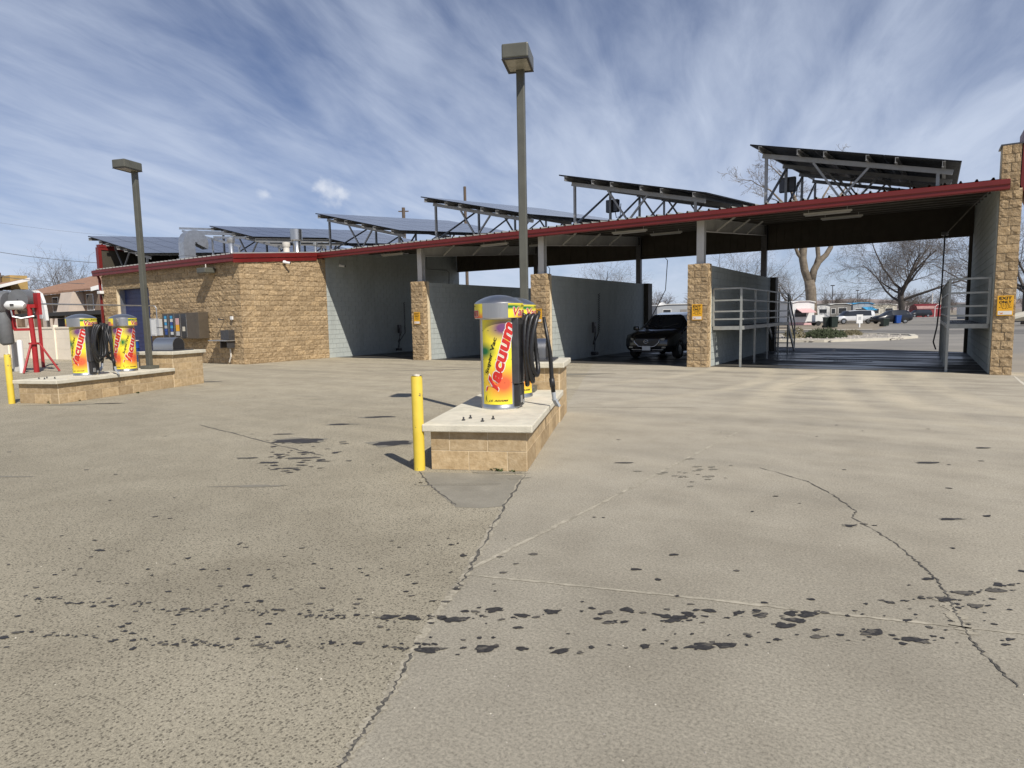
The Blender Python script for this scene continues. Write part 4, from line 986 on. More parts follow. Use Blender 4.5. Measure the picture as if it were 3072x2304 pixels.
TILT = math.atan(0.0833)
TA = R(13.4); E1 = Vector((math.cos(TA), 0, -math.sin(TA))); E2 = Vector((0, math.cos(TILT), math.sin(TILT)))
E2 = (E2-E1*E2.dot(E1)).normalized(); E3 = E1.cross(E2)
PROT = Matrix((E1, E2, E3)).transposed()
PW, PL = 1.645, 0.99
_pm = MB().box(0.012, PW-0.012, 0.010, PL-0.010, 0.0361, 0.037, 1)
_pm.box(0, PW, 0, PL, 0.0, 0.036, 0).box(0.02, PW-0.02, 0.02, PL-0.02, -0.002, -0.0004, 2)
PANEL = _pm.mesh('solar_panel', ['solar_frame', 'solar_glass', 'solar_back'])
def solar(xa, y0, cols, label, skip=()):
    za = 6.174+0.0833*y0
    A = Vector((xa, y0, za)); t = thing('solar_array', (xa+2.4, y0+cols*0.5, roof_z(y0+cols*0.5)), label, 'solar array', 'tilted solar arrays along the roof')
    for c in range(cols):
        for r in range(3):
            if (r, c) in skip: continue
            o = link('solar_panel', PANEL, t); p = A+E1*(r*(PW+0.012))+E2*(c*(PL+0.012))
            o.location = p-t.location; o.rotation_euler = PROT.to_euler()
    off = -E3
    Ltot = cols*(PL+0.012)
    for r in range(3):
        for q in (0.28, 1.28):
            s = r*(PW+0.012)+q; n0 = 0
            a = A+E1*s+off*0.075+E2*(-0.10); b = A+E1*s+off*0.075+E2*(Ltot+0.05)
            m = MB(); m.bar(a, b, 0.012, 0.13); m.bar(a+E1*0.025+E3*0.06, b+E1*0.025+E3*0.06, 0.05, 0.012); m.bar(a+E1*0.025-E3*0.06, b+E1*0.025-E3*0.06, 0.05, 0.012)
            m.build('rail', 'rack_steel', t)
    nf = max(2, int(Ltot/2.45)+1); tops = []
    for k in range(nf):
        yy = 0.42+k*(Ltot-0.8)/(nf-1)
        def on(s, d=0.20): return A+E1*s+E2*yy+off*d
        MB().bar(on(0.30), on(4.85), 0.06, 0.12).build('beam', 'rack_steel', t)
        def down(s): 
            p = on(s, 0.26); return p, Vector((p.x, p.y, roof_z(p.y)))
        p, q = down(0.42); MB().bar(q, p, 0.075).build('post', 'rack_steel', t); tops.append((p, q))
        p2, q2 = down(4.55); MB().bar(q2, p2, 0.075).build('post', 'rack_steel', t)
        base = down(2.35)[1]
        MB().bar(on(1.65, 0.26), base, 0.055).build('strut', 'rack_steel', t); MB().bar(on(3.0, 0.26), base, 0.055).build('strut', 'rack_steel', t)
    for (p, q), (p2, q2) in zip(tops, tops[1:]): MB().bar(q+Vector((0, 0, 0.05)), p2, 0.055).build('brace', 'rack_steel', t)
    return t, A
for xa, y0, cols, lab, skip in ((12.60, 0.0, 9, 'rightmost solar array, showing its dark underside beside the end wall', ()),
        (6.60, 0.0, 9, 'solar array second from the right, underside partly visible', ()),
        (0.66, 0.0, 9, 'solar array just left of and behind the tall centre lamp post', ()),
        (-5.28, 0.0, 9, 'solar array third from the left, above the leftmost pier', ()),
        (-11.25, -1.15, 10, 'solar array second from the left, behind the shiny flue', ((2, 0), (2, 1), (2, 2), (2, 3))),
        (-17.15, -3.75, 13, 'leftmost solar array over the roller door end of the building', ())):
    t, A = solar(xa, y0, cols, lab, skip)
    if xa > 6:
        i = thing('inverter_box', A+E1*0.55+E2*3.3-E3*0.75, 'dark inverter box hung under the '+('rightmost array' if xa > 12 else 'second array from the right'), 'inverter box', 'inverters under the arrays')
        MB().bbox(-0.24, 0.24, -0.1, 0.1, -0.2, 0.25, 0.02).build('inverter_case', 'dark_steel', i, world=False)
        MB().tube([(0.1, 0, -0.2), (0.12, 0.05, -0.4), (0.25, 0.1, -0.35), (0.28, 0.1, 0.1)], 0.015, 6).build('cable', 'wire', i, world=False)
# bare white rails of the unfinished corner of the second array
t = thing('bare_rack', (-10.6, -2.6, roof_z(-2.6)), 'bare white rack rails without panels beside the gooseneck duct', 'rack')
for s in (0.3, 1.3, 1.9, 2.9): 
    A = Vector((-11.25, -1.15, 6.174-0.096)); a = A+E1*s-E3*0.08
    MB().bar(a-E2*1.6, a-E2*0.12, 0.05, 0.09).build('rail', 'galvanized', t)
a = A+E1*0.1-E3*0.22-E2*1.35; b = A+E1*4.4-E3*0.22-E2*1.35; MB().bar(a, b, 0.06, 0.09).build('beam', 'galvanized', t)
for s in (0.35, 2.4, 4.3):
    p = A+E1*s-E3*0.26-E2*1.35; MB().bar((p.x, p.y, roof_z(p.y)), p, 0.06).build('post', 'galvanized', t)

# ------------------------------------------------------------------ vacuum islands
def island(loc, rz, label):
    t = thing('vacuum_island', loc, label, 'island', 'block vacuum islands', rz)
    hw, L, Lt, D = 0.508, 3.08, 1.02, 0.10
    core = MB().box(-hw+0.003, hw-0.003, 0.003, L, 0, 2*BH-0.002).box(-hw-0.017, hw+0.017, L+0.003, L+Lt-0.003, 0, 4*BH-0.002).build('core', 'mortar', t, world=False)
    def wall(org, ang, length, n, first=0, z0=0.0): lay(t, courses(length, n, first), org, ang, 'smooth', z0)
    lay(t, [(0, BL, 0), (BL, 2*BL, 0), (2*BL, 1.016, 0), (0, BL/2, 1), (BL/2, BL*1.5, 1), (BL*1.5, 1.016, 1)], (-hw, D, 0), 0.0, 'smooth')
    wall((hw-D, 0.014, 0), math.pi/2, L-0.014, 2, 1); wall((-hw+D, L, 0), -math.pi/2, L-0.014, 2, 0)
    h2 = hw+0.02
    wall((h2-D, L, 0), math.pi/2, Lt, 4, 1); wall((-h2+D, L+Lt, 0), -math.pi/2, Lt, 4, 1)
    lay(t, courses(2*h2-0.03, 2, 1), (-h2+0.015, L+D, 0), 0.0, 'smooth', 2*BH); wall((h2-0.015, L+Lt-D, 0), math.pi, 2*h2-0.03, 4, 0)
    c = MB().bbox(-hw-0.07, hw+0.07, -0.07, L-0.002, 2*BH+0.003, 2*BH+0.082, 0.012).build('cap_slab', 'cap_concrete', t, world=False)
    MB().bbox(-h2-0.07, h2+0.07, L-0.07, L+Lt+0.07, 4*BH+0.003, 4*BH+0.085, 0.012).build('cap_slab', 'cap_concrete', t, world=False)
    for x, y in ((-0.16, 0.34), (0.10, 0.30), (-0.20, 0.20), (0.02, 0.14)):
        MB().tube([(x, y, 2*BH+0.08), (x, y, 2*BH+0.12)], 0.010, 8).tube([(x, y, 2*BH+0.083), (x, y, 2*BH+0.095)], 0.019, 6).build('anchor_bolt', 'dark_steel', t, world=False)
    return t
CAX = Vector((-0.385, 0.923, 0)).normalized(); LAX = Vector((-0.317, 0.948, 0)).normalized()
def perp(a): return Vector((a.y, -a.x, 0))
CO = Vector((13.486, -13.399, 0))-perp(CAX)*0.508; LO = Vector((2.096, -13.077, 0))-perp(LAX)*0.508
CRZ, LRZ = math.atan2(perp(CAX).y, perp(CAX).x), math.atan2(perp(LAX).y, perp(LAX).x)
ISC = island(CO, CRZ, 'tan block vacuum island in the centre foreground with a concrete cap')
ISL = island(LO, LRZ, 'tan block vacuum island at the left with two vacuums and a lamp post')
CZ = 2*BH+0.082
def on_island(o, ax, t_, s=0.0, z=CZ): return o+ax*t_+perp(ax)*s+Vector((0, 0, z))
def tall_box(o, ax, rz, label):
    p = on_island(o, ax, 3.58, 0.0, 4*BH+0.085); t = thing('mat_cleaner', p, label, 'mat cleaner', 'steel hoods on the island ends', rz)
    MB().bbox(-0.42, 0.42, -0.36, 0.36, 0, 0.025, 0.006).build('base_plate', 'dark_steel', t, world=False)
    prof = [(-0.20, 0.026), (-0.20, 0.17)]+[(-0.20*math.cos(a), 0.17+0.17*math.sin(a)) for a in [math.pi*k/10 for k in range(1, 10)]]+[(0.20, 0.17), (0.20, 0.026)]
    MB().prism(prof, 'X', -0.33, 0.28).build('hood', 'stainless', t, smooth=35, world=False)
    pr2 = [(q[0]*0.93, 0.03+(q[1]-0.026)*0.95) for q in prof]; MB().prism(pr2, 'X', 0.281, 0.284).build('hood_mouth', 'black_plastic', t, world=False)
tall_box(CO, CAX, CRZ, 'steel mat cleaner hood on the raised end of the centre island')
tall_box(LO, LAX, LRZ, 'steel mat cleaner hood on the raised end of the left island')

def wrap(m, pts2, faces, r, ang0, z0):
    # bend flat (arc, height) data round a cylinder; ang0 = direction of the centre, measured from -y towards +x
    m.add([(r*math.sin(ang0+x/r), -r*math.cos(ang0+x/r), z0+y) for x, y in pts2], faces)
def vac_label(t, r, ang0, w, h, z0, big=True):
    nx, nz = 18, 10; m = MB(); m.attr = []; ps = []
    for j in range(nz+1):
        for i in range(nx+1): ps.append((-w/2+w*i/nx, h*j/nz)); m.attr.append((i/nx, j/nz if big else 0.25+0.5*j/nz, 0))
    wrap(m, ps, [(j*(nx+1)+i, j*(nx+1)+i+1, (j+1)*(nx+1)+i+1, (j+1)*(nx+1)+i) for j in range(nz) for i in range(nx)], r, ang0, z0)
    lb = m.build('label', 'vac_print', t, True, world=False)
    def word(s, ww, hh, rot, cx, cy, mat, rad, shear=0.25, off=0.02):
        v, f = text2d(s, ww, hh, shear, off); c_, s_ = math.cos(rot), math.sin(rot); m = MB()
        wrap(m, [(cx+a*c_-b*s_, cy+a*s_+b*c_) for a, b in v], f, rad, ang0, z0)
        return m.build('lettering', mat, lb, world=False)
    if big:
        rot = R(74)
        word('Vacuum', 0.83, 0.138, rot, 0.050, 0.555, 'print_white', r+0.0035, 0.2, 0.085)
        word('Vacuum', 0.83, 0.138, rot, 0.050, 0.555, 'print_red', r+0.0050, 0.2, 0.045)
        word('Super Vac', 0.44, 0.060, rot, -0.062, 0.575, 'sign_black', r+0.0050, 0.1, 0.02)
        word('J.E. ADAMS', 0.245, 0.024, 0, 0.015, 0.045, 'sign_black', r+0.0045, 0.3, 0.03)
        sw = MB(); pts = [(-0.13, 0.12), (-0.15, 0.085), (-0.145, 0.05), (-0.12, 0.022), (-0.135, 0.052), (-0.14, 0.085)]; wrap(sw, pts, [(0, 1, 2, 3, 4, 5)], r+0.0045, ang0, z0); sw.build('emblem', 'sign_black', lb, world=False)
        for z in (0.255, 0.53, 0.87):
            q = MB(); wrap(q, [(-w/2, z), (-w/4, z), (0, z), (w/4, z), (w/2, z), (w/2, z+.004), (w/4, z+.004), (0, z+.004), (-w/4, z+.004), (-w/2, z+.004)], [(0, 1, 8, 9), (1, 2, 7, 8), (2, 3, 6, 7), (3, 4, 5, 6)], r+0.002, ang0, z0); q.build('seam', 'sign_black', lb, world=False)
    else:
        word('Vacuum', w*0.78, 0.095, 0, 0.0, h*0.42, 'print_white', r+0.0035, 0.25, 0.05)
        word('Vacuum', w*0.78, 0.095, 0, 0.0, h*0.42, 'print_red', r+0.0050, 0.25, 0.018)
        word('Super Vac', w*0.42, 0.028, 0, 0.04, h*0.84, 'sign_black', r+0.0045, 0.2, 0.02)
def vacuum(label_angles, bracket, hose_sign=1):
    t = thing('vacuum', (0, 0, 0), 'x', 'vacuum', 'yellow-labelled vacuum cylinders')
    r, zb = 0.236, 1.085
    MB().lathe([(0.0, 0.0), (r, 0.0), (r, 0.03), (r-0.004, 0.035), (r-0.004, zb)], 48).build('body', 'stainless', t, smooth=40, world=False)
    for k, a in enumerate(label_angles): vac_label(t, r+0.0005, a, 0.385, 1.0, 0.06)
    dr = 0.292
    dm = MB().lathe([(r-0.01, zb-0.015), (dr-0.006, zb-0.015), (dr, zb-0.008), (dr, zb+0.165), (dr-0.003, zb+0.170), (dr*0.90, zb+0.192), (dr*0.75, zb+0.216), (dr*0.55, zb+0.240), (dr*0.34, zb+0.256), (dr*0.12, zb+0.264), (0.001, zb+0.265)], 56).build('dome', 'stainless', t, smooth=30, world=False)
    for a in (R(80), R(-100)): vac_label(t, dr+0.0008, a, 0.60, 0.165, zb-0.005, False)
    # hose bracket: dark coin box and hanger on the side
    ca, sa = math.sin(bracket), -math.cos(bracket)
    d = Vector((ca, sa, 0)); s = Vector((-sa, ca, 0)); M = Matrix(((s.x, d.x, 0, 0), (s.y, d.y, 0, 0), (0, 0, 1, 0), (0, 0, 0, 1)))
    def part(name, m, mat, smooth=False): m.xform(M); return m.build(name, mat, t, smooth, world=False)
    part('coin_box', MB().bbox(-0.13, 0.13, r-0.06, r+0.04, 0.30, 1.075, 0.012), 'dark_steel')
    part('service_door', MB().bbox(-0.10, 0.10, r+0.041, r+0.047, 0.62, 1.0, 0.002), 'black_plastic')
    part('lower_cover', MB().bbox(-0.11, 0.11, r-0.06, r+0.035, 0.03, 0.296, 0.012), 'black_plastic')
    part('coin_slot', MB().bbox(-0.085, -0.02, r+0.036, r+0.050, 0.07, 0.16, 0.006), 'galvanized')
    part('lock', MB().bbox(0.01, 0.06, r+0.036, r+0.050, 0.05, 0.10, 0.006), 'galvanized')
    part('hanger', MB().bar((0, r+0.02, 1.07), (0, r+0.26, 1.10), 0.05, 0.03).bar((0, r+0.26, 1.10), (0, r+0.26, 1.15), 0.05, 0.02), 'dark_steel')
    rr = random.Random(int(bracket*100)+5); h = MB(); pts = [(0.02, r+0.03, 1.12)]
    for k in range(3):
        y0 = r+0.075+k*0.05; low = 0.28+0.05*k+rr.uniform(-.03, .03); wd = 0.15+0.015*k
        for q in range(25):
            a = 2*math.pi*q/24; x = wd*math.sin(a)*hose_sign; z = (1.10+low)/2+(1.10-low)/2*math.cos(a)
            pts.append((x*(0.6+0.4*(1-(z-low)/(1.1-low))), y0+0.055*q/24+0.02*math.sin(a*2+k), z))
    f_ = []                                             # ribbed hose: radius ripples along the run
    dense = []
    for a, b in zip(pts, pts[1:]):
        for k in range(3): dense.append(Vector(a).lerp(Vector(b), k/3))
    rad = [0.027+(0.0024 if i % 2 else -0.001) for i in range(len(dense))]
    part('hose', h.tube(dense, rad, 10), 'black_rubber', True)
    return t, M, part, r
def finish_vac(v, loc, rz, label):
    v.location = loc; v.rotation_euler = (0, 0, rz); v['label'] = label
def wand(part, r, tip, hs=1):
    a = Vector((0.06*hs, r+0.30, 1.08)); b = Vector(tip)
    part('wand', MB().tube([a, a.lerp(b, 0.4)+Vector((0.012, 0.02, 0)), a.lerp(b, 0.72), a.lerp(b, 0.86)], [0.020, 0.024, 0.027, 0.027], 14), 'black_rubber', True)
    c = a.lerp(b, 0.70); e = a.lerp(b, 0.80); part('wand_cuff', MB().tube([c, e], 0.034, 14), 'black_plastic', True)
    d = a.lerp(b, 0.86); e = a.lerp(b, 0.955); dd = (b-a).normalized()
    part('nozzle', MB().tube([d, e], [0.026, 0.024], 14).bar(e-dd*0.01, b+dd*0.03+Vector((0.03, 0.03, 0)), 0.085, 0.028), 'grey_plastic', 50)
view_c = math.atan2(-(CAM-CO).x, -(CAM-CO).y)
def facing(p):                                         # rotation that turns a vacuum's -y side to the camera
    d = CAM-p; return math.atan2(d.x, -d.y)
vA, M_, part_, r_ = vacuum([R(-11)], R(72), 1)
pA = on_island(CO, CAX, 1.23, 0.0); wand(part_, r_, (0.16, r_+0.40, 0.03)); 
finish_vac(vA, pA, facing(pA), 'nearest yellow-labelled vacuum with coiled black hose on the centre island')
vB, M_, part_, r_ = vacuum([R(22), R(-78)], R(-165), 1)
pB = on_island(CO, CAX, 2.28, 0.0); finish_vac(vB, pB, facing(pB), 'vacuum half hidden behind the nearest one on the centre island')
pC = on_island(LO, LAX, 1.14, -0.03); vC = copy_tree(vA); finish_vac(vC, pC, facing(pC)+R(-26), 'left one of the two vacuums on the left island')
pD = on_island(LO, LAX, 2.20, 0.0); vD, M_, part_, r_ = vacuum([R(22), R(-62)], R(-128), -1); wand(part_, r_, (0.25, r_+0.2, 0.06), -1); finish_vac(vD, pD, facing(pD), 'right one of the two vacuums on the left island, next to the lamp post')

def lamp_post(o, ax, rz, t_, h, label):
    p = on_island(o, ax, t_, 0.05); t = thing('lamp_post', p, label, 'lamp post', 'bronze shoebox lamp posts', rz)
    z = h-CZ
    MB().bbox(-0.056, 0.056, -0.056, 0.056, 0.06, z, 0.012).build('pole', 'bronze_paint', t, world=False)
    MB().bbox(-0.15, 0.15, -0.15, 0.15, 0, 0.085, 0.015).build('base_cover', 'bronze_paint', t, world=False)
    MB().bbox(-0.18, 0.18, -0.46, 0.06, z, z+0.19, 0.02).build('lamp_head', 'bronze_paint', t, world=False)
    MB().box(-0.15, 0.15, -0.42, 0.02, z-0.004, z+0.001).build('lamp_lens', 'lens', t, world=False)
    for a in ((-0.18, 0.18, -0.46, -0.42), (-0.18, 0.18, 0.02, 0.06), (-0.18, -0.15, -0.42, 0.02), (0.15, 0.18, -0.42, 0.02)): MB().box(*a, z-0.012, z-0.001).build('lens_frame', 'black_plastic', t, world=False)
lamp_post(CO, CAX, CRZ, 2.86, 4.99, 'tall bronze shoebox lamp post rising from the centre island')
lamp_post(LO, LAX, LRZ, 2.84, 5.24, 'bronze shoebox lamp post on the left island in front of the roller door')

def bollard(p, h, label):
    t = thing('bollard', p, label, 'bollard', 'yellow pipe bollards')
    MB().lathe([(0.0585, 0.0), (0.0585, h-0.01), (0.055, h)], 28).build('post', 'bollard_yellow', t, smooth=40, world=False)
    rr = random.Random(2); vs = [(0, 0, h+0.022)]; n = 20
    for k in range(n): vs.append((0.052*math.cos(k*math.tau/n), 0.052*math.sin(k*math.tau/n), h+rr.uniform(-0.004, 0.012)))
    MB().add(vs, [(0, 1+k, 1+(k+1) % n) for k in range(n)]).build('concrete_fill', 'cap_concrete', t, world=False)
bollard(G(1259.2, 1409), 0.985, 'chipped yellow bollard beside the centre island')
bollard(G(36, 1211), 1.02, 'yellow bollard at the left picture edge beside the left island')

def weed(p, n, h, label, seed):
    rr = random.Random(seed); t = thing('weed', p, label, 'weed', 'weeds at the foot of the islands'); m = MB()
    for k in range(n):
        a = rr.uniform(0, 6.28); l = h*rr.uniform(.5, 1.1); x, y = rr.uniform(-.05, .05), rr.uniform(-.02, .02); w = rr.uniform(.006, .013)
        d = Vector((math.cos(a), math.sin(a), 0)); s = Vector((-d.y, d.x, 0))*w; b = Vector((x, y, 0)); mid = b+d*l*0.35+Vector((0, 0, l*0.7)); e = b+d*l*0.9+Vector((0, 0, l*0.75))
        m.add([b-s*.4, b+s*.4, mid+s, mid-s, e], [(0, 1, 2, 3), (3, 2, 4)])
    m.build('leaves', 'weed_green', t, world=False)
for u, v, n, h, lab in ((1325, 1403, 10, .03, 'tiny weed at the left corner of the centre island'), (1400, 1403, 16, .05, 'green weed at the front foot of the centre island'), (1478, 1411, 14, .045, 'larger weed tuft at the front foot of the centre island'), (1498, 1413, 14, .04, 'weed tuft right beside the larger tuft at the centre island'), (1536, 1415, 9, .025, 'low weed near the right front corner of the centre island'),
        (90, 1208, 26, .10, 'tall weed at the front foot of the left island'), (148, 1211, 26, .07, 'bushy weed near the corner of the left island'), (190, 1208, 16, .05, 'small weed just round the corner of the left island'), (236, 1203, 16, .04, 'small weed along the side of the left island'), (413, 1180, 14, .05, 'weed farther along the side of the left island')):
    weed(G(u, v), n, h, lab, int(u))

# ------------------------------------------------------------------ blower on a red stand, posts, fence
def blower():
    b = Vector((-9.13, -9.31, 0)); t = thing('blower_stand', b, 'grey blower on a red tripod stand at the left edge', 'blower')
    vr = Vector((math.cos(YAW), -math.sin(YAW), 0)); vf = Vector((math.sin(YAW), math.cos(YAW), 0))   # across / away from the viewer
    def P(x, y, z): return b+vr*x+vf*y+Vector((0, 0, z))
    MB().tube([P(0, 0, 0), P(0, 0, 1.05)], 0.085, 14).tube([P(0, 0, 1.0), P(-0.05, 0, 2.35)], 0.075, 14).tube([P(0, 0, 0.98), P(0, 0, 1.04)], 0.16, 14).build('stand_post', 'red_paint', t, 40)
    for x, y in ((-0.62, 0.25), (0.66, 0.2), (0.0, -0.6)): MB().tube([P(0, 0, 1.03), P(x*0.25, y*0.25, 0.98), P(x, y, 0.02)], 0.035, 8).build('leg', 'red_paint', t)
    MB().bar(P(-0.62, 0, 1.50), P(-0.02, 0, 1.50), 0.09).bar(P(-0.62, 0, 1.50), P(-0.66, 0, 2.35), 0.10).bar(P(-0.70, 0, 2.30), P(0.2, 0, 2.30), 0.12).build('stand_frame', 'red_paint', t)
    MB().bar(P(0.18, 0.1, 2.0), P(0.18, 0.1, 2.75), 0.34, 0.1).build('guard_plate', 'red_paint', t)
    def P2(x, y, z): return P(x, y, z)
    c = P(-0.98, 0.0, 2.42); n = 24; m = MB(); prof = [(0.02, -0.24), (0.36, -0.24), (0.42, -0.18), (0.42, 0.18), (0.36, 0.24), (0.02, 0.24)]
    vs = []
    for r_, d in prof:
        for k in range(n): a = math.tau*k/n; vs.append((c+vr*(d)+vf*(r_*math.cos(a))+Vector((0, 0, r_*math.sin(a))))[:])
    m.add(vs, [(i*n+k, i*n+(k+1) % n, (i+1)*n+(k+1) % n, (i+1)*n+k) for i in range(len(prof)-1) for k in range(n)]).build('fan_housing', 'blower_grey', t, 40)
    MB().tube([P(-0.98, -0.05, 2.25), P(-0.90, -0.1, 1.95), P(-0.84, -0.1, 1.05), P(-0.83, -0.1, 0.98)], [0.23, 0.215, 0.205, 0.13], 22).build('nozzle', 'blower_grey', t, 50)
    c2 = P(-0.42, 0.25, 2.52); m = MB(); vs = []
    for r_, d in ((0.02, -0.25), (0.36, -0.25), (0.36, 0.25), (0.02, 0.25)):
        for k in range(n): a = math.tau*k/n; vs.append((c2+vf*d+vr*(r_*math.cos(a))+Vector((0, 0, r_*math.sin(a))))[:])
    m.add(vs, [(i*n+k, i*n+(k+1) % n, (i+1)*n+(k+1) % n, (i+1)*n+k) for i in range(3) for k in range(n)]).build('fan_housing', 'blower_grey', t, 40)
    MB().tube([P(-0.62, -0.28, 2.30), P(-0.54, -0.28, 2.33), P(-0.08, -0.28, 2.33), P(0.02, -0.28, 2.30)], [0.09, 0.15, 0.15, 0.08], 18).build('motor', 'white_paint', t, 50)
    MB().bar(P(-0.36, -0.44, 2.34), P(-0.24, -0.44, 2.34), 0.02, 0.06).build('name_plate', 'black_plastic', t)
    MB().tube([P(-0.45, -0.3, 2.18), P(-0.42, -0.3, 1.95), P(-0.2, -0.2, 1.88), P(0.1, 0, 1.95)], 0.03, 8).build('cable', 'galvanized', t)
    t = thing('guard_post', P(-0.42, -0.1, 0), 'short white pipe post beside the red blower stand', 'post')
    MB().lathe([(0.085, 0), (0.085, 1.1), (0.06, 1.14), (0.0, 1.15)], 18).build('pipe', 'white_paint', t, 40, world=False)
    t = thing('guard_post', P(-1.15, 0.6, 0), 'weathered grey post behind the hanging blower nozzle', 'post')
    MB().bbox(-0.08, 0.08, -0.08, 0.08, 0, 1.05, 0.01).build('pipe', 'column_paint', t, world=False)
    t = thing('entry_arch', P(-1.75, 2.6, 0), 'white curved arch end behind the blower stand', 'arch')
    pts = [P(-1.80, 2.6, 2.92), P(-1.66, 2.6, 2.93), P(-1.52, 2.6, 2.82), P(-1.44, 2.6, 2.55), P(-1.40, 2.6, 2.25), P(-1.38, 2.6, 1.85)]
    m = MB()
    for a, q in zip(pts, pts[1:]): m.bar(a, q+(q-a).normalized()*0.03, 0.16, 0.10)
    m.build('arch_band', 'white_paint', t)
    MB().bar(P(-1.62, 2.66, 1.9), P(-1.62, 2.66, 2.84), 0.28, 0.05).build('arch_panel', 'panel_grey', t)
    MB().bar(P(-1.75, 2.7, 0), P(-1.75, 2.7, 2.5), 0.09).build('arch_leg', 'red_paint', t)
blower()
def cream_fence():
    t = thing('boundary_wall', (-22, -5.3, 0), 'cream panel boundary wall left of the building', 'wall')
    a, b = Vector((-36, -5.7, 0)), Vector((-15.9, -4.9, 0)); d = (b-a).normalized(); n = 8
    ang = math.atan2(d.y, d.x)
    for k in range(n+1):
        p = a.lerp(b, k/n); M = Matrix.Translation(p) @ Matrix.Rotation(ang, 4, 'Z')
        m = MB().bbox(-0.09, 0.09, -0.10, 0.10, 0, 1.66, 0.01); m.xform(M); m.build('wall_post', 'cream_wall', t)
        if k < n:
            L = (b-a).length/n-0.18
            for z0, z1 in ((0.0, 0.50), (0.504, 1.0), (1.004, 1.48)):
                m = MB().bbox(0.092, 0.088+L, -0.045, 0.045, z0, z1, 0.006); m.xform(M); m.build('wall_panel', 'cream_wall', t)
            m = MB().bbox(0.092, 0.088+L, -0.075, 0.075, 1.484, 1.57, 0.008); m.xform(M); m.build('wall_coping', 'cream_wall', t)
cream_fence()

# ------------------------------------------------------------------ apartments and carport on the left
def apartments():
    o = at(150, 985, 66); o.z = 0
    t = thing('apartment_block', o, 'two-storey brick apartments with brown shingle roofs and white rake boards', 'building')
    # units step along x, facade faces -y, roof rises towards +y
    SH = 1.7
    def unit(x0, x1, y0, ze, zr, depth, stucco=None, wins=()):
        x0 += SH; x1 += SH; wins = [(q[0]+SH, *q[1:]) for q in wins]; stucco = stucco and (stucco[0]+SH, stucco[1]+SH)
        MB().box(x0, x1, y0, y0+depth*2-0.2, 0, ze).build('unit_wall', 'apt_brick', t)
        vs = [(x0-0.3, y0-0.7, ze-0.05), (x1+0.3, y0-0.7, ze-0.05), (x1+0.3, y0+depth, zr), (x0-0.3, y0+depth, zr), (x0-0.3, y0-0.7, ze+0.12), (x1+0.3, y0-0.7, ze+0.12), (x1+0.3, y0+depth, zr+0.17), (x0-0.3, y0+depth, zr+0.17)]
        MB().add(vs, [(0, 3, 2, 1), (4, 5, 6, 7), (0, 1, 5, 4), (1, 2, 6, 5), (2, 3, 7, 6), (3, 0, 4, 7)]).build('roof', 'shingle', t)
        MB().add([(x1+0.301, y0-0.75, ze-0.15), (x1+0.38, y0-0.75, ze-0.15), (x1+0.38, y0+depth, zr-0.05), (x1+0.301, y0+depth, zr-0.05), (x1+0.301, y0-0.75, ze+0.2), (x1+0.38, y0-0.75, ze+0.2), (x1+0.38, y0+depth, zr+0.25), (x1+0.301, y0+depth, zr+0.25)],
                 [(0, 3, 2, 1), (4, 5, 6, 7), (0, 1, 5, 4), (1, 2, 6, 5), (2, 3, 7, 6), (3, 0, 4, 7)]).build('rake_board', 'white_paint', t)
        for wx, wz, ww, wh in wins:
            w = MB().box(wx, wx+ww, y0-0.06, y0-0.001, wz, wz+wh).build('window', 'white_paint', t)
            MB().box(wx+0.08, wx+ww*0.5, y0-0.075, y0-0.061, wz+0.08, wz+wh-0.08).build('pane', 'window_glass', w)
            MB().box(wx+ww*0.5+0.05, wx+ww-0.08, y0-0.075, y0-0.061, wz+0.08, wz+wh-0.08).build('pane', 'window_glass', w)
        if stucco:
            sx0, sx1 = stucco; MB().prism([(y0-2.2, 0), (y0-0.002, 0), (y0-0.002, ze-0.1), (y0-0.9, ze-0.1)], 'X', sx0, sx1).build('buttress_wall', 'stucco', t)
    Y = o.y
    unit(-74, -65.4, Y-6.0, 4.6, 6.6, 6, None, ((-71, 3.0, 1.2, 1.3),))
    unit(-64.8, -53.4, Y-1.2, 4.75, 7.2, 7.5, None, ((-61.4, 3.0, 1.25, 1.5), (-57.0, 3.0, 1.25, 1.5)))
    unit(-52.6, -46.8, Y-1.6, 4.8, 7.4, 7.5, (-51.9, -49.6), ((-49.0, 3.0, 1.25, 1.5),))
    unit(-46.0, -30.0, Y+1.0, 4.75, 7.3, 7.5, None, ((-44.5, 2.9, 1.3, 1.6), (-40, 2.9, 1.3, 1.6)))
    for x, y, w, z0, z1 in ((-60.5, Y+6.6, 3.4, 6.2, 8.1), (-54.0, Y+7.0, 4.6, 6.2, 8.3), (-45.3, Y+7.4, 1.8, 6.6, 8.9), (-70, Y-0.5, 3.0, 5.8, 7.3)):
        MB().box(x, x+w, y, y+1.6, z0, z1).build('chimney', 'chimney_tan', t)
    for k in range(6): MB().box(-63+k*4.1, -61.4+k*4.1, Y-2.4, Y-2.2, 1.6, 2.6).build('balcony_panel', 'stucco', t)
    c = at(150, 985, 46); c.z = 0
    t = thing('carport', c, 'long dark flat-roofed carport behind the cream wall', 'carport')
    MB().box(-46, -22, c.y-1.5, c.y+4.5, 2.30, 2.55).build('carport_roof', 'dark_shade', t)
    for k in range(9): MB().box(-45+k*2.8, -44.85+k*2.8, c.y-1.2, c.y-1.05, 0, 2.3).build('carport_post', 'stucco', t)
    MB().box(-46, -22, c.y+4.3, c.y+4.4, 0, 2.29).build('carport_shadow_sheet', 'dark_shade', t)  # near-black sheet stands in for the deep shadow under the carport
apartments()

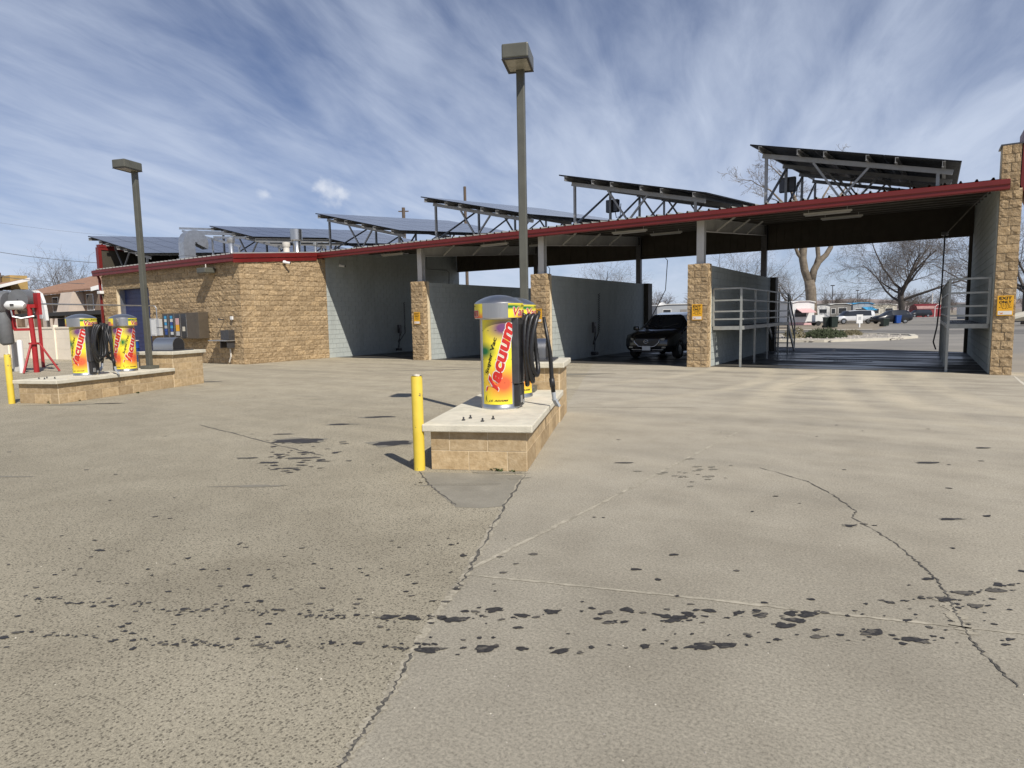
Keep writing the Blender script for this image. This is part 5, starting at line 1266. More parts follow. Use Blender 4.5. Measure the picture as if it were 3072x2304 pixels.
# ------------------------------------------------------------------ trees
def grow(seed, base, height, r0, spec):
    # returns limb polylines: (points, radii, level)
    rr = random.Random(seed); out = []
    def branch(p, d, L, r, lev):
        n = spec['seg'][lev]; pts = [p]; rads = [r]; dd = d.copy(); cur = p.copy()
        for i in range(n):
            j = spec['jit'][lev]
            dd = (dd+Vector((rr.gauss(0, j), rr.gauss(0, j), rr.gauss(0, j)+spec['up'][lev]))).normalized()
            cur = cur+dd*(L/n); pts.append(cur.copy()); rads.append(r*(1-(1-spec['end'][lev])*(i+1)/n))
        out.append((pts, rads, lev))
        if lev+1 >= len(spec['seg']): return
        k = spec['kids'][lev]; k = max(1, int(round(k*rr.uniform(.8, 1.2))))
        for i in range(k):
            t = spec['from'][lev]+(1-spec['from'][lev])*(i+rr.uniform(.2, 1.0))/k; t = min(t, 1.0); q = t*n; a = min(int(q), n-1); fr = q-a
            bp = pts[a].lerp(pts[a+1], fr); br = rads[a]+(rads[a+1]-rads[a])*fr
            ax = (pts[a+1]-pts[a]).normalized(); o = ax.orthogonal().normalized(); o.rotate(Matrix.Rotation(rr.uniform(0, math.tau), 3, ax))
            sp = spec['ang'][lev]*rr.uniform(.7, 1.25); nd = (ax*math.cos(sp)+o*math.sin(sp)).normalized()
            branch(bp, nd, spec['len'][lev+1]*height*rr.uniform(.7, 1.2), max(spec['min'], br*spec['rat'][lev]*rr.uniform(.75, 1.05)), lev+1)
    branch(Vector(base), Vector((rr.uniform(-.06, .06), rr.uniform(-.06, .06), 1)).normalized(), spec['len'][0]*height, r0, 0)
    return out
def tree_mesh(limbs, split):
    tr, cr = MB(), MB()
    for pts, rads, lev in limbs:
        (tr if lev <= split else cr).tube(pts, rads, (10, 7, 5, 3, 3, 3)[lev], lev == 0)
    return tr, cr
ELM = dict(seg=(4, 6, 6, 5, 4, 3), jit=(.06, .13, .17, .2, .22, .25), up=(.02, .05, .02, .0, -.01, -.02), end=(.75, .35, .3, .3, .35, .5), kids=(8, 7, 6, 6, 4), ang=(R(52), R(46), R(44), R(42), R(40)), **{'from': (.55, .25, .2, .15, .1)}, len=(.34, .60, .34, .19, .10, .055), rat=(.52, .52, .5, .48, .55), min=0.011)
BUSHY = dict(ELM, seg=(4, 5, 5, 4, 3), kids=(7, 6, 6, 5), jit=(.06, .13, .16, .2, .22), len=(.34, .5, .30, .18, .10))
def tree(name, base, h, r0, spec, seed, label, group, split=1, bark='bark_grey', twig='twig'):
    t = thing(name, base, label, 'tree', group); limbs = grow(seed, base, h, r0, spec); tr, cr = tree_mesh(limbs, split)
    tr.build('trunk', bark, t, True); cr.build('crown', twig, t); return t
def gz(u, v, d): p = at(u, v, d); p.z = 0; return p
tree('bare_elm_tree', gz(2709, 966, 88), 14.2, 0.46, ELM, 14, 'large spreading bare tree seen through the right bay', 'bare trees beyond the road')
tree('bare_tree', gz(3075, 960, 62), 12.5, 0.36, BUSHY, 5, 'bare tree at the right picture edge behind the end wall', 'bare trees beyond the road')
tree('bare_tree', gz(2225, 950, 120), 15.5, 0.40, BUSHY, 8, 'bare tree whose crown shows over the grey wall beside the pier', 'bare trees beyond the road')
tree('bare_tree', gz(2370, 950, 150), 14.0, 0.36, BUSHY, 9, 'pale bare tree left of the pruned trunk', 'bare trees beyond the road')
tree('bare_tree', gz(2935, 950, 110), 16.0, 0.40, BUSHY, 12, 'bare tree behind the right platform', 'bare trees beyond the road')
tree('bare_tree', gz(1795, 950, 130), 15.5, 0.32, BUSHY, 17, 'bare tree top just showing over the wall left of the black car', 'bare trees beyond the road')
tree('bare_tree', gz(180, 980, 92), 11.2, 0.34, dict(BUSHY, kids=(7, 5, 5, 4), up=(.1, .16, .12, .08, .05)), 31, 'bare tree behind the apartments, nearest the building', 'bare trees behind the apartments')
tree('bare_tree', gz(232, 980, 96), 11.2, 0.34, dict(BUSHY, kids=(7, 5, 5, 4), up=(.1, .16, .12, .08, .05)), 35, 'bare tree behind the apartments beside the tan chimney', 'bare trees behind the apartments')
tree('bare_tree', gz(72, 980, 95), 9.6, 0.30, dict(BUSHY, kids=(7, 5, 5, 4), up=(.1, .16, .12, .08, .05)), 33, 'smaller bare tree behind the apartments at the left', 'bare trees behind the apartments')
def pruned():
    b = gz(2436, 970, 84); vr = RT.copy(); vr.z = 0; vr.normalize(); vf = Vector((math.sin(YAW), math.cos(YAW), 0))
    t = thing('pruned_tree', b, 'thick pale cottonwood trunk pruned into heavy forked limbs', 'tree', 'bare trees beyond the road')
    def P(u, v, dy=0.0):
        p = at(u, v, 84); return p+vf*dy
    k = 84/FPX
    tr = MB()
    def limb(pts, rads): tr.tube([P(*p) for p in pts], [r*k for r in rads], 10)
    base = [(2434, 972), (2434, 905), (2432, 870), (2428, 842)]
    limb(base, [19, 15, 15.5, 14.5])
    limb([(2428, 850), (2414, 812), (2408, 775), (2410, 735), (2404, 690), (2398, 640), (2382, 590), (2360, 545), (2330, 515)], [12, 11, 11, 11.5, 9, 7, 5.5, 3, 1.5])
    limb([(2408, 780), (2394, 762), (2386, 740), (2382, 715), (2372, 670), (2350, 610), (2310, 570), (2275, 555)], [6, 5, 5, 4.6, 4, 3.2, 2.2, 1])
    limb([(2434, 845), (2442, 810), (2456, 785), (2478, 765), (2492, 742), (2496, 715), (2500, 660), (2510, 600), (2540, 560)], [11.5, 10, 9, 7.5, 7, 6.5, 5, 3.5, 2])
    limb([(2446, 800), (2455, 770), (2452, 735), (2448, 700), (2452, 640), (2470, 590), (2490, 555)], [7, 6.5, 6.5, 6.5, 5, 3, 1.5])
    tr.build('trunk', 'bark_pale', t, True)
    rr = random.Random(4); cr = MB(); spec = dict(seg=(5, 4, 3, 3), jit=(.12, .18, .2, .2), up=(.02, .03, .02, 0), end=(.3, .3, .3, .5), kids=(6, 5, 4), ang=(R(45), R(42), R(40)), **{'from': (.2, .15, .1)}, len=(1, .55, .3, .16), rat=(.55, .5, .6), min=0.02)
    for i, (u, v, dx) in enumerate(((2330, 515, -1), (2275, 555, -1.2), (2360, 545, -.4), (2382, 590, -.8), (2540, 560, 1), (2490, 555, .4), (2510, 600, .9), (2350, 610, -1.2), (2470, 590, .3), (2310, 570, -1), (2400, 600, .2))):
        p = P(u, v); L = rr.uniform(2.0, 3.4)
        def br(p, d, L, r, lev):
            pts = [p]; rads = [r]; n = spec['seg'][lev]; dd = d.copy(); c = p.copy()
            for q in range(n):
                dd = (dd+Vector((rr.gauss(0, .2), rr.gauss(0, .2), rr.gauss(0, .2)+.03))).normalized(); c = c+dd*L/n; pts.append(c.copy()); rads.append(max(.012, r*(1-.7*(q+1)/n)))
            cr.tube(pts, rads, 4 if lev < 2 else 3, False)
            if lev < 3:
                for q in range(spec['kids'][lev]):
                    a = rr.randrange(1, n+1); o = Vector((rr.gauss(0, 1), rr.gauss(0, 1), rr.gauss(0, 1))).normalized(); br(pts[a], (dd+o*.8).normalized(), L*rr.uniform(.4, .65), max(.012, rads[a]*.6), lev+1)
        br(p, (vr*dx*.8+Vector((0, rr.gauss(0, .3), .6))).normalized(), L, 0.07, 0)
    cr.build('crown', 'bark_pale', t)
pruned()
def far_wood():
    # the hazy belt of bare trees along the horizon reads as one mass
    spec = dict(seg=(3, 4, 3, 2), jit=(.06, .15, .2, .2), up=(.05, .06, .04, 0), end=(.7, .3, .3, .5), kids=(9, 8, 6), ang=(R(45), R(45), R(42)), **{'from': (.25, .15, .1)}, len=(.5, .5, .28, .16), rat=(.5, .5, .6), min=0.05)
    protos = []
    for s in range(4):
        m = MB(); 
        for pts, rads, lev in grow(100+s, (0, 0, 0), 1.0, 0.03, dict(spec, min=0.0035)): m.tube(pts, rads, 3, False)
        protos.append((m.v, m.f))
    rr = random.Random(77); m = MB()
    for i in range(70):
        u = rr.uniform(1550, 3300) if i < 64 else rr.uniform(-300, 120); d = rr.uniform(190, 420); p = at(u, 950, d); p.z = 0
        h = rr.uniform(6, 11)*(1.0 if i < 64 else 0.8); v, f = protos[rr.randrange(4)]; a = rr.uniform(0, 6.28); ca, sa = math.cos(a), math.sin(a); w = rr.uniform(.9, 1.4)
        m.add([(p.x+(x*ca-y*sa)*h*w, p.y+(x*sa+y*ca)*h*w, z*h) for x, y, z in v], f)
    tag(m.build('far_trees', 'twig'), 'hazy belt of bare trees along the horizon', 'trees', kind='stuff')
far_wood()
def shrub(name, c, rx, ry, rz, mat, label, seed, n=1500):
    t = thing(name, c, label, 'shrub', 'low shrubs in the gravel bed'); rr = random.Random(seed); m = MB()
    for i in range(n):
        a = rr.uniform(0, math.tau); rad = math.sqrt(rr.random()); hgt = (1-rad**2)**0.5 if rad < 1 else 0
        lump = 0.8+0.35*mnoise.noise(Vector((math.cos(a)*rad*3+seed, math.sin(a)*rad*3, 1)))
        p = Vector((math.cos(a)*rad*rx, math.sin(a)*rad*ry, hgt*rz*lump*rr.uniform(.55, 1.0)))
        d = Vector((rr.gauss(0, 1), rr.gauss(0, 1), rr.gauss(.4, 1))).normalized(); s = d.orthogonal().normalized()*rr.uniform(.02, .05); l = rr.uniform(.10, .24)
        m.add([p-s, p+s, p+d*l], [(0, 1, 2)])
    m.build('foliage', mat, t, world=False)
    MB().lathe([(rx*.85, 0.0), (rx*.6, rz*.3), (0.01, rz*.42)], 14).build('branches', mat, t, world=False)
p = G(2474, 1017); shrub('juniper_shrub', (p.x, p.y, 0.07), 1.15, 1.0, 0.62, 'juniper', 'dark spreading juniper in the gravel bed behind the building', 1)
p = G(2551, 1009); shrub('dry_shrub', (p.x, p.y, 0.07), 0.65, 0.6, 0.34, 'dry_shrub', 'smaller olive shrub beside the dark juniper', 2, 800)
p = G(2385, 1018); shrub('dry_shrub', (p.x, p.y, 0.07), 0.6, 0.6, 0.75, 'dry_shrub', 'twiggy brown shrub at the left end of the gravel bed', 3, 260)

# ------------------------------------------------------------------ vehicles
def car(name, loc, rz, label, paint, st, wheels, wr=0.34, group=None, detail=False):
    # st: stations (y, zlow, zbelt, ztop, w_low, w_belt, w_top, zone); zone g = side glass here, w = windscreen slope starts here
    t = thing(name, loc, label, 'car', group, rz); n = 8
    def ring(s):
        y, zl, zb, zt, wl, wb, wt, _ = s; zm = zl+(zb-zl)*0.45
        return [(0, zl), (wl*0.82, zl), (wl, zl+0.10), (wb*1.0, zm), (wb*0.985, zb), (wt, zt-(0.05 if zt-zb > 0.2 else 0.02)), (wt*0.82, zt), (0, zt)]
    body, glass, scr, rear = MB(), MB(), MB(), MB(); vs = []
    for s in st:
        rg = ring(s); vs += [(x, s[0], z) for x, z in rg]+[(-x, s[0], z) for x, z in rg[-2:0:-1]]
    m = 2*n-2
    for i in range(len(st)-1):
        za, zb_ = st[i][7], st[i+1][7]
        for k in range(m):
            q = (i*m+k, i*m+(k+1) % m, (i+1)*m+(k+1) % m, (i+1)*m+k)
            side = k in (4, m-5); top = k in (5, 6, 7, 8)
            tgt = glass if (side and za == 'g' and zb_ == 'g') else scr if ((top or side) and za == 'w') else rear if ((top or side) and za == 'r') else body
            tgt.f.append(q); tgt.fm.append(0)
    for g in (body, glass, scr, rear): g.v = list(vs)
    body.f += [tuple(range(m)), tuple((len(st)-1)*m+k for k in range(m))]; body.fm += [0, 0]
    def clean(g, nm, mat, sub=1):
        o = g.build(nm, mat, t, True, world=False); me = o.data
        bm = bmesh.new(); bm.from_mesh(me); bmesh.ops.delete(bm, geom=[v for v in bm.verts if not v.link_faces], context='VERTS'); bm.to_mesh(me); bm.free()
        return o
    o = clean(body, 'body', paint); clean(glass, 'side_window', 'window_glass'); clean(scr, 'windscreen', 'window_glass'); clean(rear, 'rear_window', 'window_glass')
    W2 = max(s[5] for s in st)
    for wy in wheels:
        for sx in (-1, 1):
            xo = sx*(W2-0.01)
            w = MB(); prof = [(wr*.62, -0.11), (wr*.92, -0.11), (wr, -0.07), (wr, 0.07), (wr*.92, 0.11), (wr*.62, 0.11)]; vs2 = []
            for r_, d in prof:
                for k in range(20): a = math.tau*k/20; vs2.append((xo-sx*0.10+d, wy+r_*math.cos(a), wr+r_*math.sin(a)))
            w.add(vs2, [(i*20+k, i*20+(k+1) % 20, (i+1)*20+(k+1) % 20, (i+1)*20+k) for i in range(5) for k in range(20)])
            wo = w.build('wheel', 'tyre', t, 40, world=False)
            h = MB(); vs2 = [(xo+sx*0.0, wy, wr)]+[(xo-sx*0.005, wy+wr*.63*math.cos(math.tau*k/20), wr+wr*.63*math.sin(math.tau*k/20)) for k in range(20)]
            h.add(vs2, [(0, 1+k, 1+(k+1) % 20) for k in range(20)]).build('rim', 'rim', wo, world=False)
            MB().add([(xo+sx*0.006, wy+(wr+.06)*math.cos(math.pi*k/14), wr+(wr+.06)*math.sin(math.pi*k/14)) for k in range(15)]+[(xo+sx*0.006, wy+(wr)*math.cos(math.pi*k/14), wr+(wr)*math.sin(math.pi*k/14)) for k in range(15)], [(k, k+1, 16+k, 15+k) for k in range(14)]).build('wheel_arch', 'black_plastic', t, world=False)
    return t
SUV = [(0.00, .36, .62, .70, .62, .66, .50, ''), (0.07, .28, .72, .80, .80, .84, .62, ''), (0.30, .24, .86, .93, .88, .91, .72, ''), (1.05, .22, .98, 1.05, .91, .925, .76, ''), (1.22, .22, 1.02, 1.09, .91, .925, .78, 'w'), (2.00, .22, 1.04, 1.58, .91, .925, .62, 'g'), (2.75, .22, 1.06, 1.665, .91, .925, .64, 'g'), (3.75, .24, 1.08, 1.62, .91, .92, .62, 'g'), (4.15, .28, 1.10, 1.50, .90, .90, .60, 'r'), (4.48, .38, 1.06, 1.12, .84, .86, .66, ''), (4.55, .45, .85, .95, .74, .78, .6, '')]
def suv_front():
    p = Vector((8.55, 2.85, 0.006)); t = car('parked_car', p, R(-2), 'black crossover facing out of the third bay', 'dark_paint', SUV, (0.88, 3.55), 0.355)
    t['category'] = 'car'
    def b(name, m, mat, sm=False): return m.build(name, mat, t, sm, world=False)
    g = MB(); pts = [(-.46, .70), (-.42, .58), (-.28, .47), (0, .44), (.28, .47), (.42, .58), (.46, .70), (.40, .73), (-.40, .73)]
    b('grille', g.add([(x, -0.012-0.03*(1-abs(x)*1.6), z) for x, z in pts]+[(0, -0.05, .6)], [(i, (i+1) % 9, 9) for i in range(9)]), 'black_plastic')
    ch = [(-.50, .75), (-.455, .60), (-.30, .465), (0, .435), (.30, .465), (.455, .60), (.50, .75)]
    b('grille_trim', MB().tube([(x, -0.03-0.03*(1-abs(x)*1.6), z) for x, z in ch], 0.014, 8), 'chrome', True)
    # badge: ring with a winged v inside
    rg = [(0.085*math.cos(math.tau*k/24), -0.085, 0.635+0.066*math.sin(math.tau*k/24)) for k in range(25)]
    e = b('emblem', MB().tube(rg, 0.008, 6), 'chrome', True)
    MB().tube([(-.075, -0.085, .655), (-.03, -0.085, .648), (0, -0.085, .612), (.03, -0.085, .648), (.075, -0.085, .655)], 0.008, 6).build('emblem_wing', 'chrome', e, True, world=False)
    pl = b('licence_plate', MB().bbox(-.155, .155, -0.075, -0.060, .32, .475, 0.004), 'plate_white')
    for sx in (-1, 1):
        b('headlight', MB().add([(sx*.50, -0.02, .74), (sx*.62, 0.03, .76), (sx*.86, 0.22, .80), (sx*.87, 0.30, .73), (sx*.66, 0.04, .67), (sx*.52, -0.02, .68)], [(0, 1, 4, 5), (1, 2, 3, 4)]), 'lens')
        b('fog_light', MB().bbox(sx*.62-.07, sx*.62+.07, -0.012, 0.03, .40, .45, 0.01), 'lens')
        b('mirror', MB().bbox(sx*1.02-.11, sx*1.02+.11, 1.32, 1.46, 1.00, 1.16, 0.04), 'dark_paint', 40)
        b('wiper', MB().bar((sx*.1, 1.22, 1.11), (sx*.62, 1.45, 1.24), 0.02), 'black_plastic')
    b('intake', MB().bbox(-.55, .55, -0.02, 0.05, .27, .31, 0.008), 'black_plastic')
    b('bumper_trim', MB().bar((-.6, 0.02, .345), (.6, 0.02, .345), 0.02, 0.012), 'galvanized')
suv_front()
WAG = [(0.0, .4, .7, .78, .7, .74, .6, ''), (0.12, .3, .84, .9, .86, .89, .7, ''), (1.0, .28, .98, 1.04, .92, .94, .78, 'w'), (1.65, .28, 1.0, 1.66, .92, .95, .74, 'g'), (3.0, .28, 1.02, 1.74, .92, .95, .76, 'g'), (4.5, .28, 1.02, 1.72, .92, .95, .75, 'g'), (4.95, .34, 1.02, 1.55, .9, .93, .7, 'r'), (5.15, .42, .9, .98, .84, .88, .7, '')]
def park_cars():
    def put(u, v, rz, label, paint, st, wheels, L):
        p = G(u, v); t = car('parked_car', p, rz, label, paint, st, wheels, 0.34, 'cars parked at the trailer park'); return t
    across = math.atan2(RT.y, RT.x)
    put(2498, 972.5, across-R(90)+R(180)-R(180), 'white people carrier parked at the trailer park', 'white_car', WAG, (0.95, 4.1), 5.15)
    put(2617, 971.5, across-R(90), 'black car parked right of the white people carrier', 'navy_car', SUV, (0.88, 3.55), 4.55)
    put(2724, 952, across-R(90), 'dark minivan parked beside the red barn shed', 'navy_car', WAG, (0.95, 4.1), 5.15)
park_cars()
def boat():
    p = gz(3072, 975, 56.5); t = thing('boat_trailer', p, 'cream covered boat on a trailer at the right picture edge', 'boat')
    vr = RT.copy(); vr.z = 0; vr.normalize(); ang = math.atan2(vr.y, vr.x); M = Matrix.Rotation(ang, 4, 'Z')
    m = MB(); st = ((-1.3, .55, .75, .1), (-.7, .48, 1.02, .7), (0.6, .45, 1.25, 1.0), (2.2, .45, 1.35, 1.05), (3.6, .5, 1.25, .95)); vs = []
    for x, zl, zt, w in st: vs += [(x, -w*.4, zl), (x, -w, zt-.2), (x, -w*.9, zt), (x, 0, zt+.16), (x, w*.9, zt), (x, w, zt-.2), (x, w*.4, zl)]
    m.add(vs, [(i*7+k, i*7+(k+1) % 7, (i+1)*7+(k+1) % 7, (i+1)*7+k) for i in range(4) for k in range(7)]+[tuple(range(7)), tuple(28+k for k in range(7))]); m.xform(M); m.build('hull_cover', 'trailer_cream', t, 40, world=False)
    for y in (-.8, .8):
        w = MB(); vs2 = []
        for r_, d in ((.02, -.08), (.3, -.08), (.3, .08), (.02, .08)):
            for k in range(16): vs2.append((1.5+r_*math.cos(math.tau*k/16), y+d, .3+r_*math.sin(math.tau*k/16)))
        w.add(vs2, [(i*16+k, i*16+(k+1) % 16, (i+1)*16+(k+1) % 16, (i+1)*16+k) for i in range(3) for k in range(16)]); w.xform(M); w.build('wheel', 'tyre', t, world=False)
    f = MB().bar((-1.6, 0, .4), (3.6, 0, .42), .1).bar((1.5, -.85, .35), (1.5, .85, .35), .08).bar((-1.5, 0, 0), (-1.5, 0, .4), .06); f.xform(M); f.build('trailer_frame', 'dark_steel', t, world=False)
boat()

# ------------------------------------------------------------------ trailer park
def mobile_home(u, v, d, w, L, h, label, wall, roof, skirt, wins, door=None, rz=0.0, awning=None):
    # end wall faces the viewer; wins: (x centre, z0, width, height) on that end
    p = gz(u, v, d); vr = RT.copy(); vr.z = 0; vr.normalize(); t = thing('mobile_home', p, label, 'mobile home', 'homes in the trailer park', math.atan2(vr.y, vr.x)+rz)
    prof = [(-w/2, .35), (w/2, .35), (w/2, h-.18), (w*.25, h), (-w*.25, h), (-w/2, h-.18)]
    MB().prism(prof, 'Y', 0, L).build('walls', wall, t, world=False)
    MB().prism([(-w/2-.1, h-.16), (-w*.25, h+.02), (w*.25, h+.02), (w/2+.1, h-.16), (w/2+.1, h-.05), (w*.25, h+.10), (-w*.25, h+.10), (-w/2-.1, h-.05)], 'Y', -0.15, L+.1).build('roof', roof, t, world=False)
    MB().box(-w/2+.05, w/2-.05, .05, L-.05, 0, .349).build('skirting', skirt, t, world=False)
    for x, z, ww, wh in wins:
        f = MB().box(x-ww/2-.06, x+ww/2+.06, -.03, -.001, z-.06, z+wh+.06).build('window', 'white_paint' if wall != 'trailer_white' else 'panel_grey', t, world=False)
        MB().box(x-ww/2, x+ww/2, -.04, -.031, z, z+wh).build('pane', 'window_glass', f, world=False)
    if door: MB().box(door-.42, door+.42, -.05, -.001, .45, 2.3).build('door', 'trailer_dark', t, world=False)
    if awning:
        x0, x1, z, m_ = awning; MB().add([(x0, -1.6, z-.5), (x1, -1.6, z-.5), (x1, 0, z), (x0, 0, z), (x0, -1.6, z-.56), (x1, -1.6, z-.56), (x1, -.01, z-.08), (x0, -.01, z-.08)], [(0, 1, 2, 3), (7, 6, 5, 4), (0, 4, 5, 1), (1, 5, 6, 2), (3, 2, 6, 7), (0, 3, 7, 4)]).build('awning', m_, t, world=False)
    return t
mobile_home(2409, 975, 80, 2.75, 9, 2.95, 'white and pink mobile home with a pink awning left of the forked tree', 'trailer_white', 'trailer_white', 'trailer_pink', ((-.35, 1.05, 1.4, .85),), None, 0, (-.9, .9, 2.1, 'trailer_pink'))
mobile_home(2466, 966, 98, 2.3, 6, 2.75, 'small white camper with one dark window behind the bins', 'trailer_white', 'trailer_dark', 'trailer_grey', ((.1, 1.45, 1.1, .55),))
mobile_home(2519, 962, 104, 3.6, 10, 2.85, 'dark mobile home behind the white people carrier', 'trailer_dark', 'trailer_white', 'trailer_grey', ((.4, 1.3, 1.3, .9), (-1.1, 1.3, .6, .8)))
mobile_home(2588, 962, 106, 3.4, 10, 2.95, 'mobile home with a bright blue tarp over its roof', 'trailer_grey', 'tarp_blue', 'trailer_grey', ((-.8, 1.2, 1.0, .8),), None, 0, (-.2, 1.5, 2.3, 'tarp_blue'))
mobile_home(2648, 962, 108, 4.6, 10, 2.7, 'long white mobile home left of the big bare tree', 'trailer_cream', 'trailer_white', 'trailer_white', ((-1.2, 1.2, .9, .8), (1.0, 1.2, 1.2, .8)))
mobile_home(2030, 962, 84, 5.2, 10, 2.95, 'grey mobile home seen past the roof of the black car', 'trailer_grey', 'trailer_white', 'trailer_grey', ((-1.3, 1.45, 1.0, .85),), .9)
mobile_home(2348, 968, 90, 3.0, 9, 2.7, 'pale camper half hidden by the platform stairs', 'trailer_white', 'trailer_dark', 'trailer_dark', ((.2, 1.4, .9, .7),))
mobile_home(1968, 962, 100, 2.6, 9, 2.0, 'low white camper end left of the grey mobile home', 'trailer_white', 'trailer_white', 'apt_brick', ((0.2, 1.1, .7, .5),))
mobile_home(2922, 962, 105, 2.4, 2.5, 2.5, 'white camper end behind the right platform rails', 'trailer_white', 'trailer_dark', 'trailer_grey', ((.3, 1.2, .9, .7),))
def barn():
    p = gz(2792, 950, 150); vr = RT.copy(); vr.z = 0; vr.normalize(); t = thing('barn_shed', p, 'small red barn-style shed with a gambrel roof and white trim', 'shed', None, math.atan2(vr.y, vr.x))
    MB().box(-3.2, 3.2, 0, 3.2, 0, 1.9).build('walls', 'barn_red', t, world=False)
    pr = [(0, 1.9), (.35, 2.55), (1.6, 3.05), (2.85, 2.55), (3.2, 1.9)]
    MB().prism([(a-.1, b+.02) for a, b in pr], 'X', -3.3, 3.1).build('roof', 'red_metal', t, world=False)
    MB().box(1.0, 3.0, -.05, -.001, 0.1, 1.85).build('door', 'barn_red', t, world=False)
    for x in (.92, 3.08): MB().box(x-.07, x+.07, -.07, -.051, 0, 1.95).build('trim', 'white_paint', t, world=False)
    MB().box(.85, 3.15, -.07, -.051, 1.86, 2.0).build('trim', 'white_paint', t, world=False)
    MB().tube([(2.0+1.12*math.cos(math.pi*k/10), -.06, 1.93+1.0*math.sin(math.pi*k/10)) for k in range(11)], .06, 6).build('trim', 'white_paint', t, world=False)
    MB().prism([(2.0+1.1*math.cos(math.pi*k/10), 1.93+.98*math.sin(math.pi*k/10)) for k in range(11)], 'Y', -.05, 0).build('gable_front', 'barn_red', t, world=False)
barn()
def bin_(u, v, w, h, mat, label):
    p = G(u, v); t = thing('wheelie_bin', p, label, 'bin', 'bins along the trailer park road', math.atan2(RT.y, RT.x)); a, b = w/2*.85, w/2
    MB().add([(-a, -a, .06), (a, -a, .06), (a, a, .06), (-a, a, .06), (-b, -b, h), (b, -b, h), (b, b, h), (-b, b, h)], [(0, 3, 2, 1), (4, 5, 6, 7), (0, 1, 5, 4), (1, 2, 6, 5), (2, 3, 7, 6), (3, 0, 4, 7)]).build('bin_body', mat, t, world=False)
    MB().bbox(-b-.03, b+.03, -b-.04, b+.03, h+.003, h+.07, .02).build('lid', mat, t, world=False)
    MB().tube([(-b, b+.03, .12), (b, b+.03, .12)], .12, 12).build('wheels', 'tyre', t, world=False)
for u, v, w, h, mat, lab in ((2481, 983, .62, 1.0, 'bin_green', 'left one of two dark bins beside the road'), (2500, 983, .66, 1.05, 'bin_green', 'right one of two dark bins beside the road'), (2654, 979, .62, .75, 'bin_green', 'lone dark bin in front of the black car'), (2692, 970.5, .62, .95, 'blue_bin', 'blue bin beside the black car')): bin_(u, v, w, h, mat, lab)
t = thing('yard_sign', G(2578, 982), 'white notice sign on a short post in front of the people carrier', 'sign', None, math.atan2(RT.y, RT.x))
MB().bbox(-.32, .32, -.03, .03, .38, 1.26, .02).build('sign_board', 'white_paint', t, world=False); MB().box(-.06, .06, -.06, .06, 0, .379).build('sign_post', 'white_paint', t, world=False)
MB().box(-.14, .14, -.036, -.031, .75, 1.05).build('sign_mark', 'panel_grey', t, world=False)
t = thing('trailer_cart', G(2448, 977), 'small utility trailer parked beside the dark bins', 'trailer', None, math.atan2(RT.y, RT.x))
MB().box(-.9, .7, -.5, .5, .35, .50).bar((-.9, 0, .4), (-1.6, 0, .38), .07).build('trailer_bed', 'dark_steel', t, world=False)
MB().box(-.3, .7, -.45, .45, .51, 1.25).build('load', 'trailer_white', t, world=False)
for y in (-.55, .55): MB().tube([(0, y-.07, .28), (0, y+.07, .28)], .28, 16).build('wheel', 'tyre', t, world=False)
t = thing('yellow_marker', G(2386, 1016.5), 'small white marker block at the gravel bed edge', 'marker'); MB().bbox(-.12, .12, -.1, .1, 0.07, .42, .03).build('marker_block', 'white_paint', t, world=False)
t = thing('satellite_dish', at(1987, 918, 96), 'white satellite dish over the low camper', 'dish')
MB().lathe([(0.0, 0), (.3, .05), (.55, .18)], 16).xform(Matrix.Rotation(R(60), 4, 'X') @ Matrix.Rotation(R(20), 4, 'Y')).build('dish_bowl', 'white_paint', t, world=False)
MB().tube([(0, 0, 0), (0.1, .2, -1.4)], .05, 6).build('mast', 'dark_steel', t, world=False)

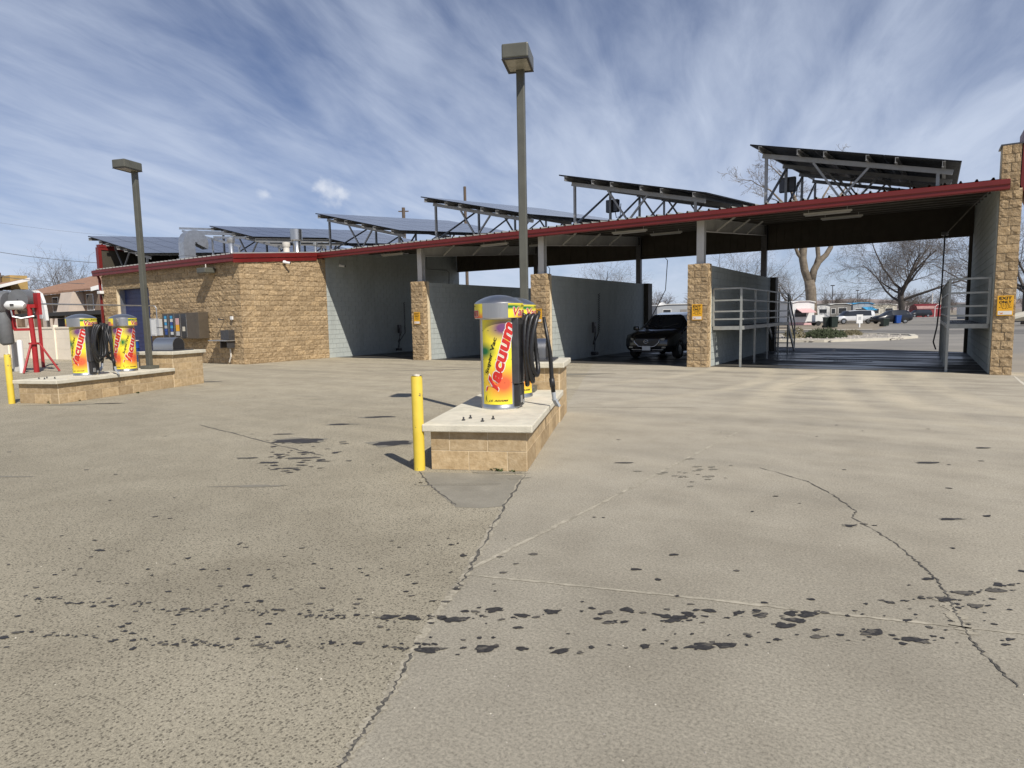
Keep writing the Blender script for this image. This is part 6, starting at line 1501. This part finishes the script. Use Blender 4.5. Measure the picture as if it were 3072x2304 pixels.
# ------------------------------------------------------------------ poles and wires
def util_pole(u, vtop, d, r_, label, mat='wood_pole', arm=True):
    p = at(u, vtop, d); h = p.z; b = Vector((p.x, p.y, 0)); t = thing('utility_pole', b, label, 'utility pole', 'utility poles around the site')
    MB().tube([b, b+Vector((0, 0, h))], [r_*1.25, r_], 10).build('pole', mat, t)
    if arm:
        vr = RT.copy(); vr.z = 0; q = b+Vector((0, 0, h-.35)); MB().bar(q-vr*.5, q+vr*.5, .1).build('crossarm', mat, t)
    return b, h
util_pole(1210, 623, 62, .16, 'dark utility pole top above the third array', arm=True)
util_pole(1394, 560, 75, .17, 'brown utility pole behind the array left of the centre lamp post', arm=False)
util_pole(-3, 818, 70, .16, 'dark utility pole at the left picture edge', arm=True)
def site_lamp(u, vtop, d, label):
    p = at(u, vtop, d); b = Vector((p.x, p.y, 0)); t = thing('street_lamp', b, label, 'street lamp', 'far street lamps')
    MB().tube([b, Vector((p.x, p.y, p.z))], [.12, .08], 8).build('pole', 'dark_steel', t); MB().bbox(p.x-.45, p.x+.45, p.y-.3, p.y+.3, p.z, p.z+.22, .05).build('lamp_head', 'dark_steel', t)
site_lamp(2498, 858, 150, 'far street lamp between the forked tree and the big bare tree'); site_lamp(2573, 872, 190, 'farther street lamp behind the big bare tree')
for u, v, d in ((2798, 880, 160), (2824, 868, 170), (2910, 885, 160)):
    p = at(u, v, d); t = thing('flag_pole', (p.x, p.y, 0), {2798: 'thin white pole left of the barn gable', 2824: 'taller pale mast right of the barn gable', 2910: 'thin white pole seen through the right platform rails'}[u], 'pole', 'pale poles beyond the barn')
    MB().tube([(p.x, p.y, 0), p], .10 if u != 2824 else .2, 8).build('pole', 'off_white', t)
def wire(pts, label, r_=.02, sag=.5):
    t = thing('power_line', pts[0], label, 'wire', 'overhead wires'); a, b = Vector(pts[0]), Vector(pts[1]); q = []
    for k in range(17): f = k/16; p = a.lerp(b, f); p.z -= sag*4*f*(1-f); q.append(p)
    MB().tube(q, r_, 5).build('cable', 'wire_far', t)
wire((at(-40, 750, 60), at(330, 790, 66)), 'upper overhead wire at the left', .025, .2); wire((at(-40, 824, 58), at(330, 853, 64)), 'lower overhead wire in front of the apartment roofs', .03, .2)
wire((at(2350, 884, 150), at(2700, 868, 170)), 'faint far wire across the hills', .04, .6); wire((at(-40, 662, 90), at(420, 712, 95)), 'faint high wire at the left', .012, .3)

SC.render.resolution_x, SC.render.resolution_y = 1024, 768
SC.cycles.max_bounces = 6; SC.cycles.diffuse_bounces = 3; SC.cycles.glossy_bounces = 3; SC.cycles.transmission_bounces = 2
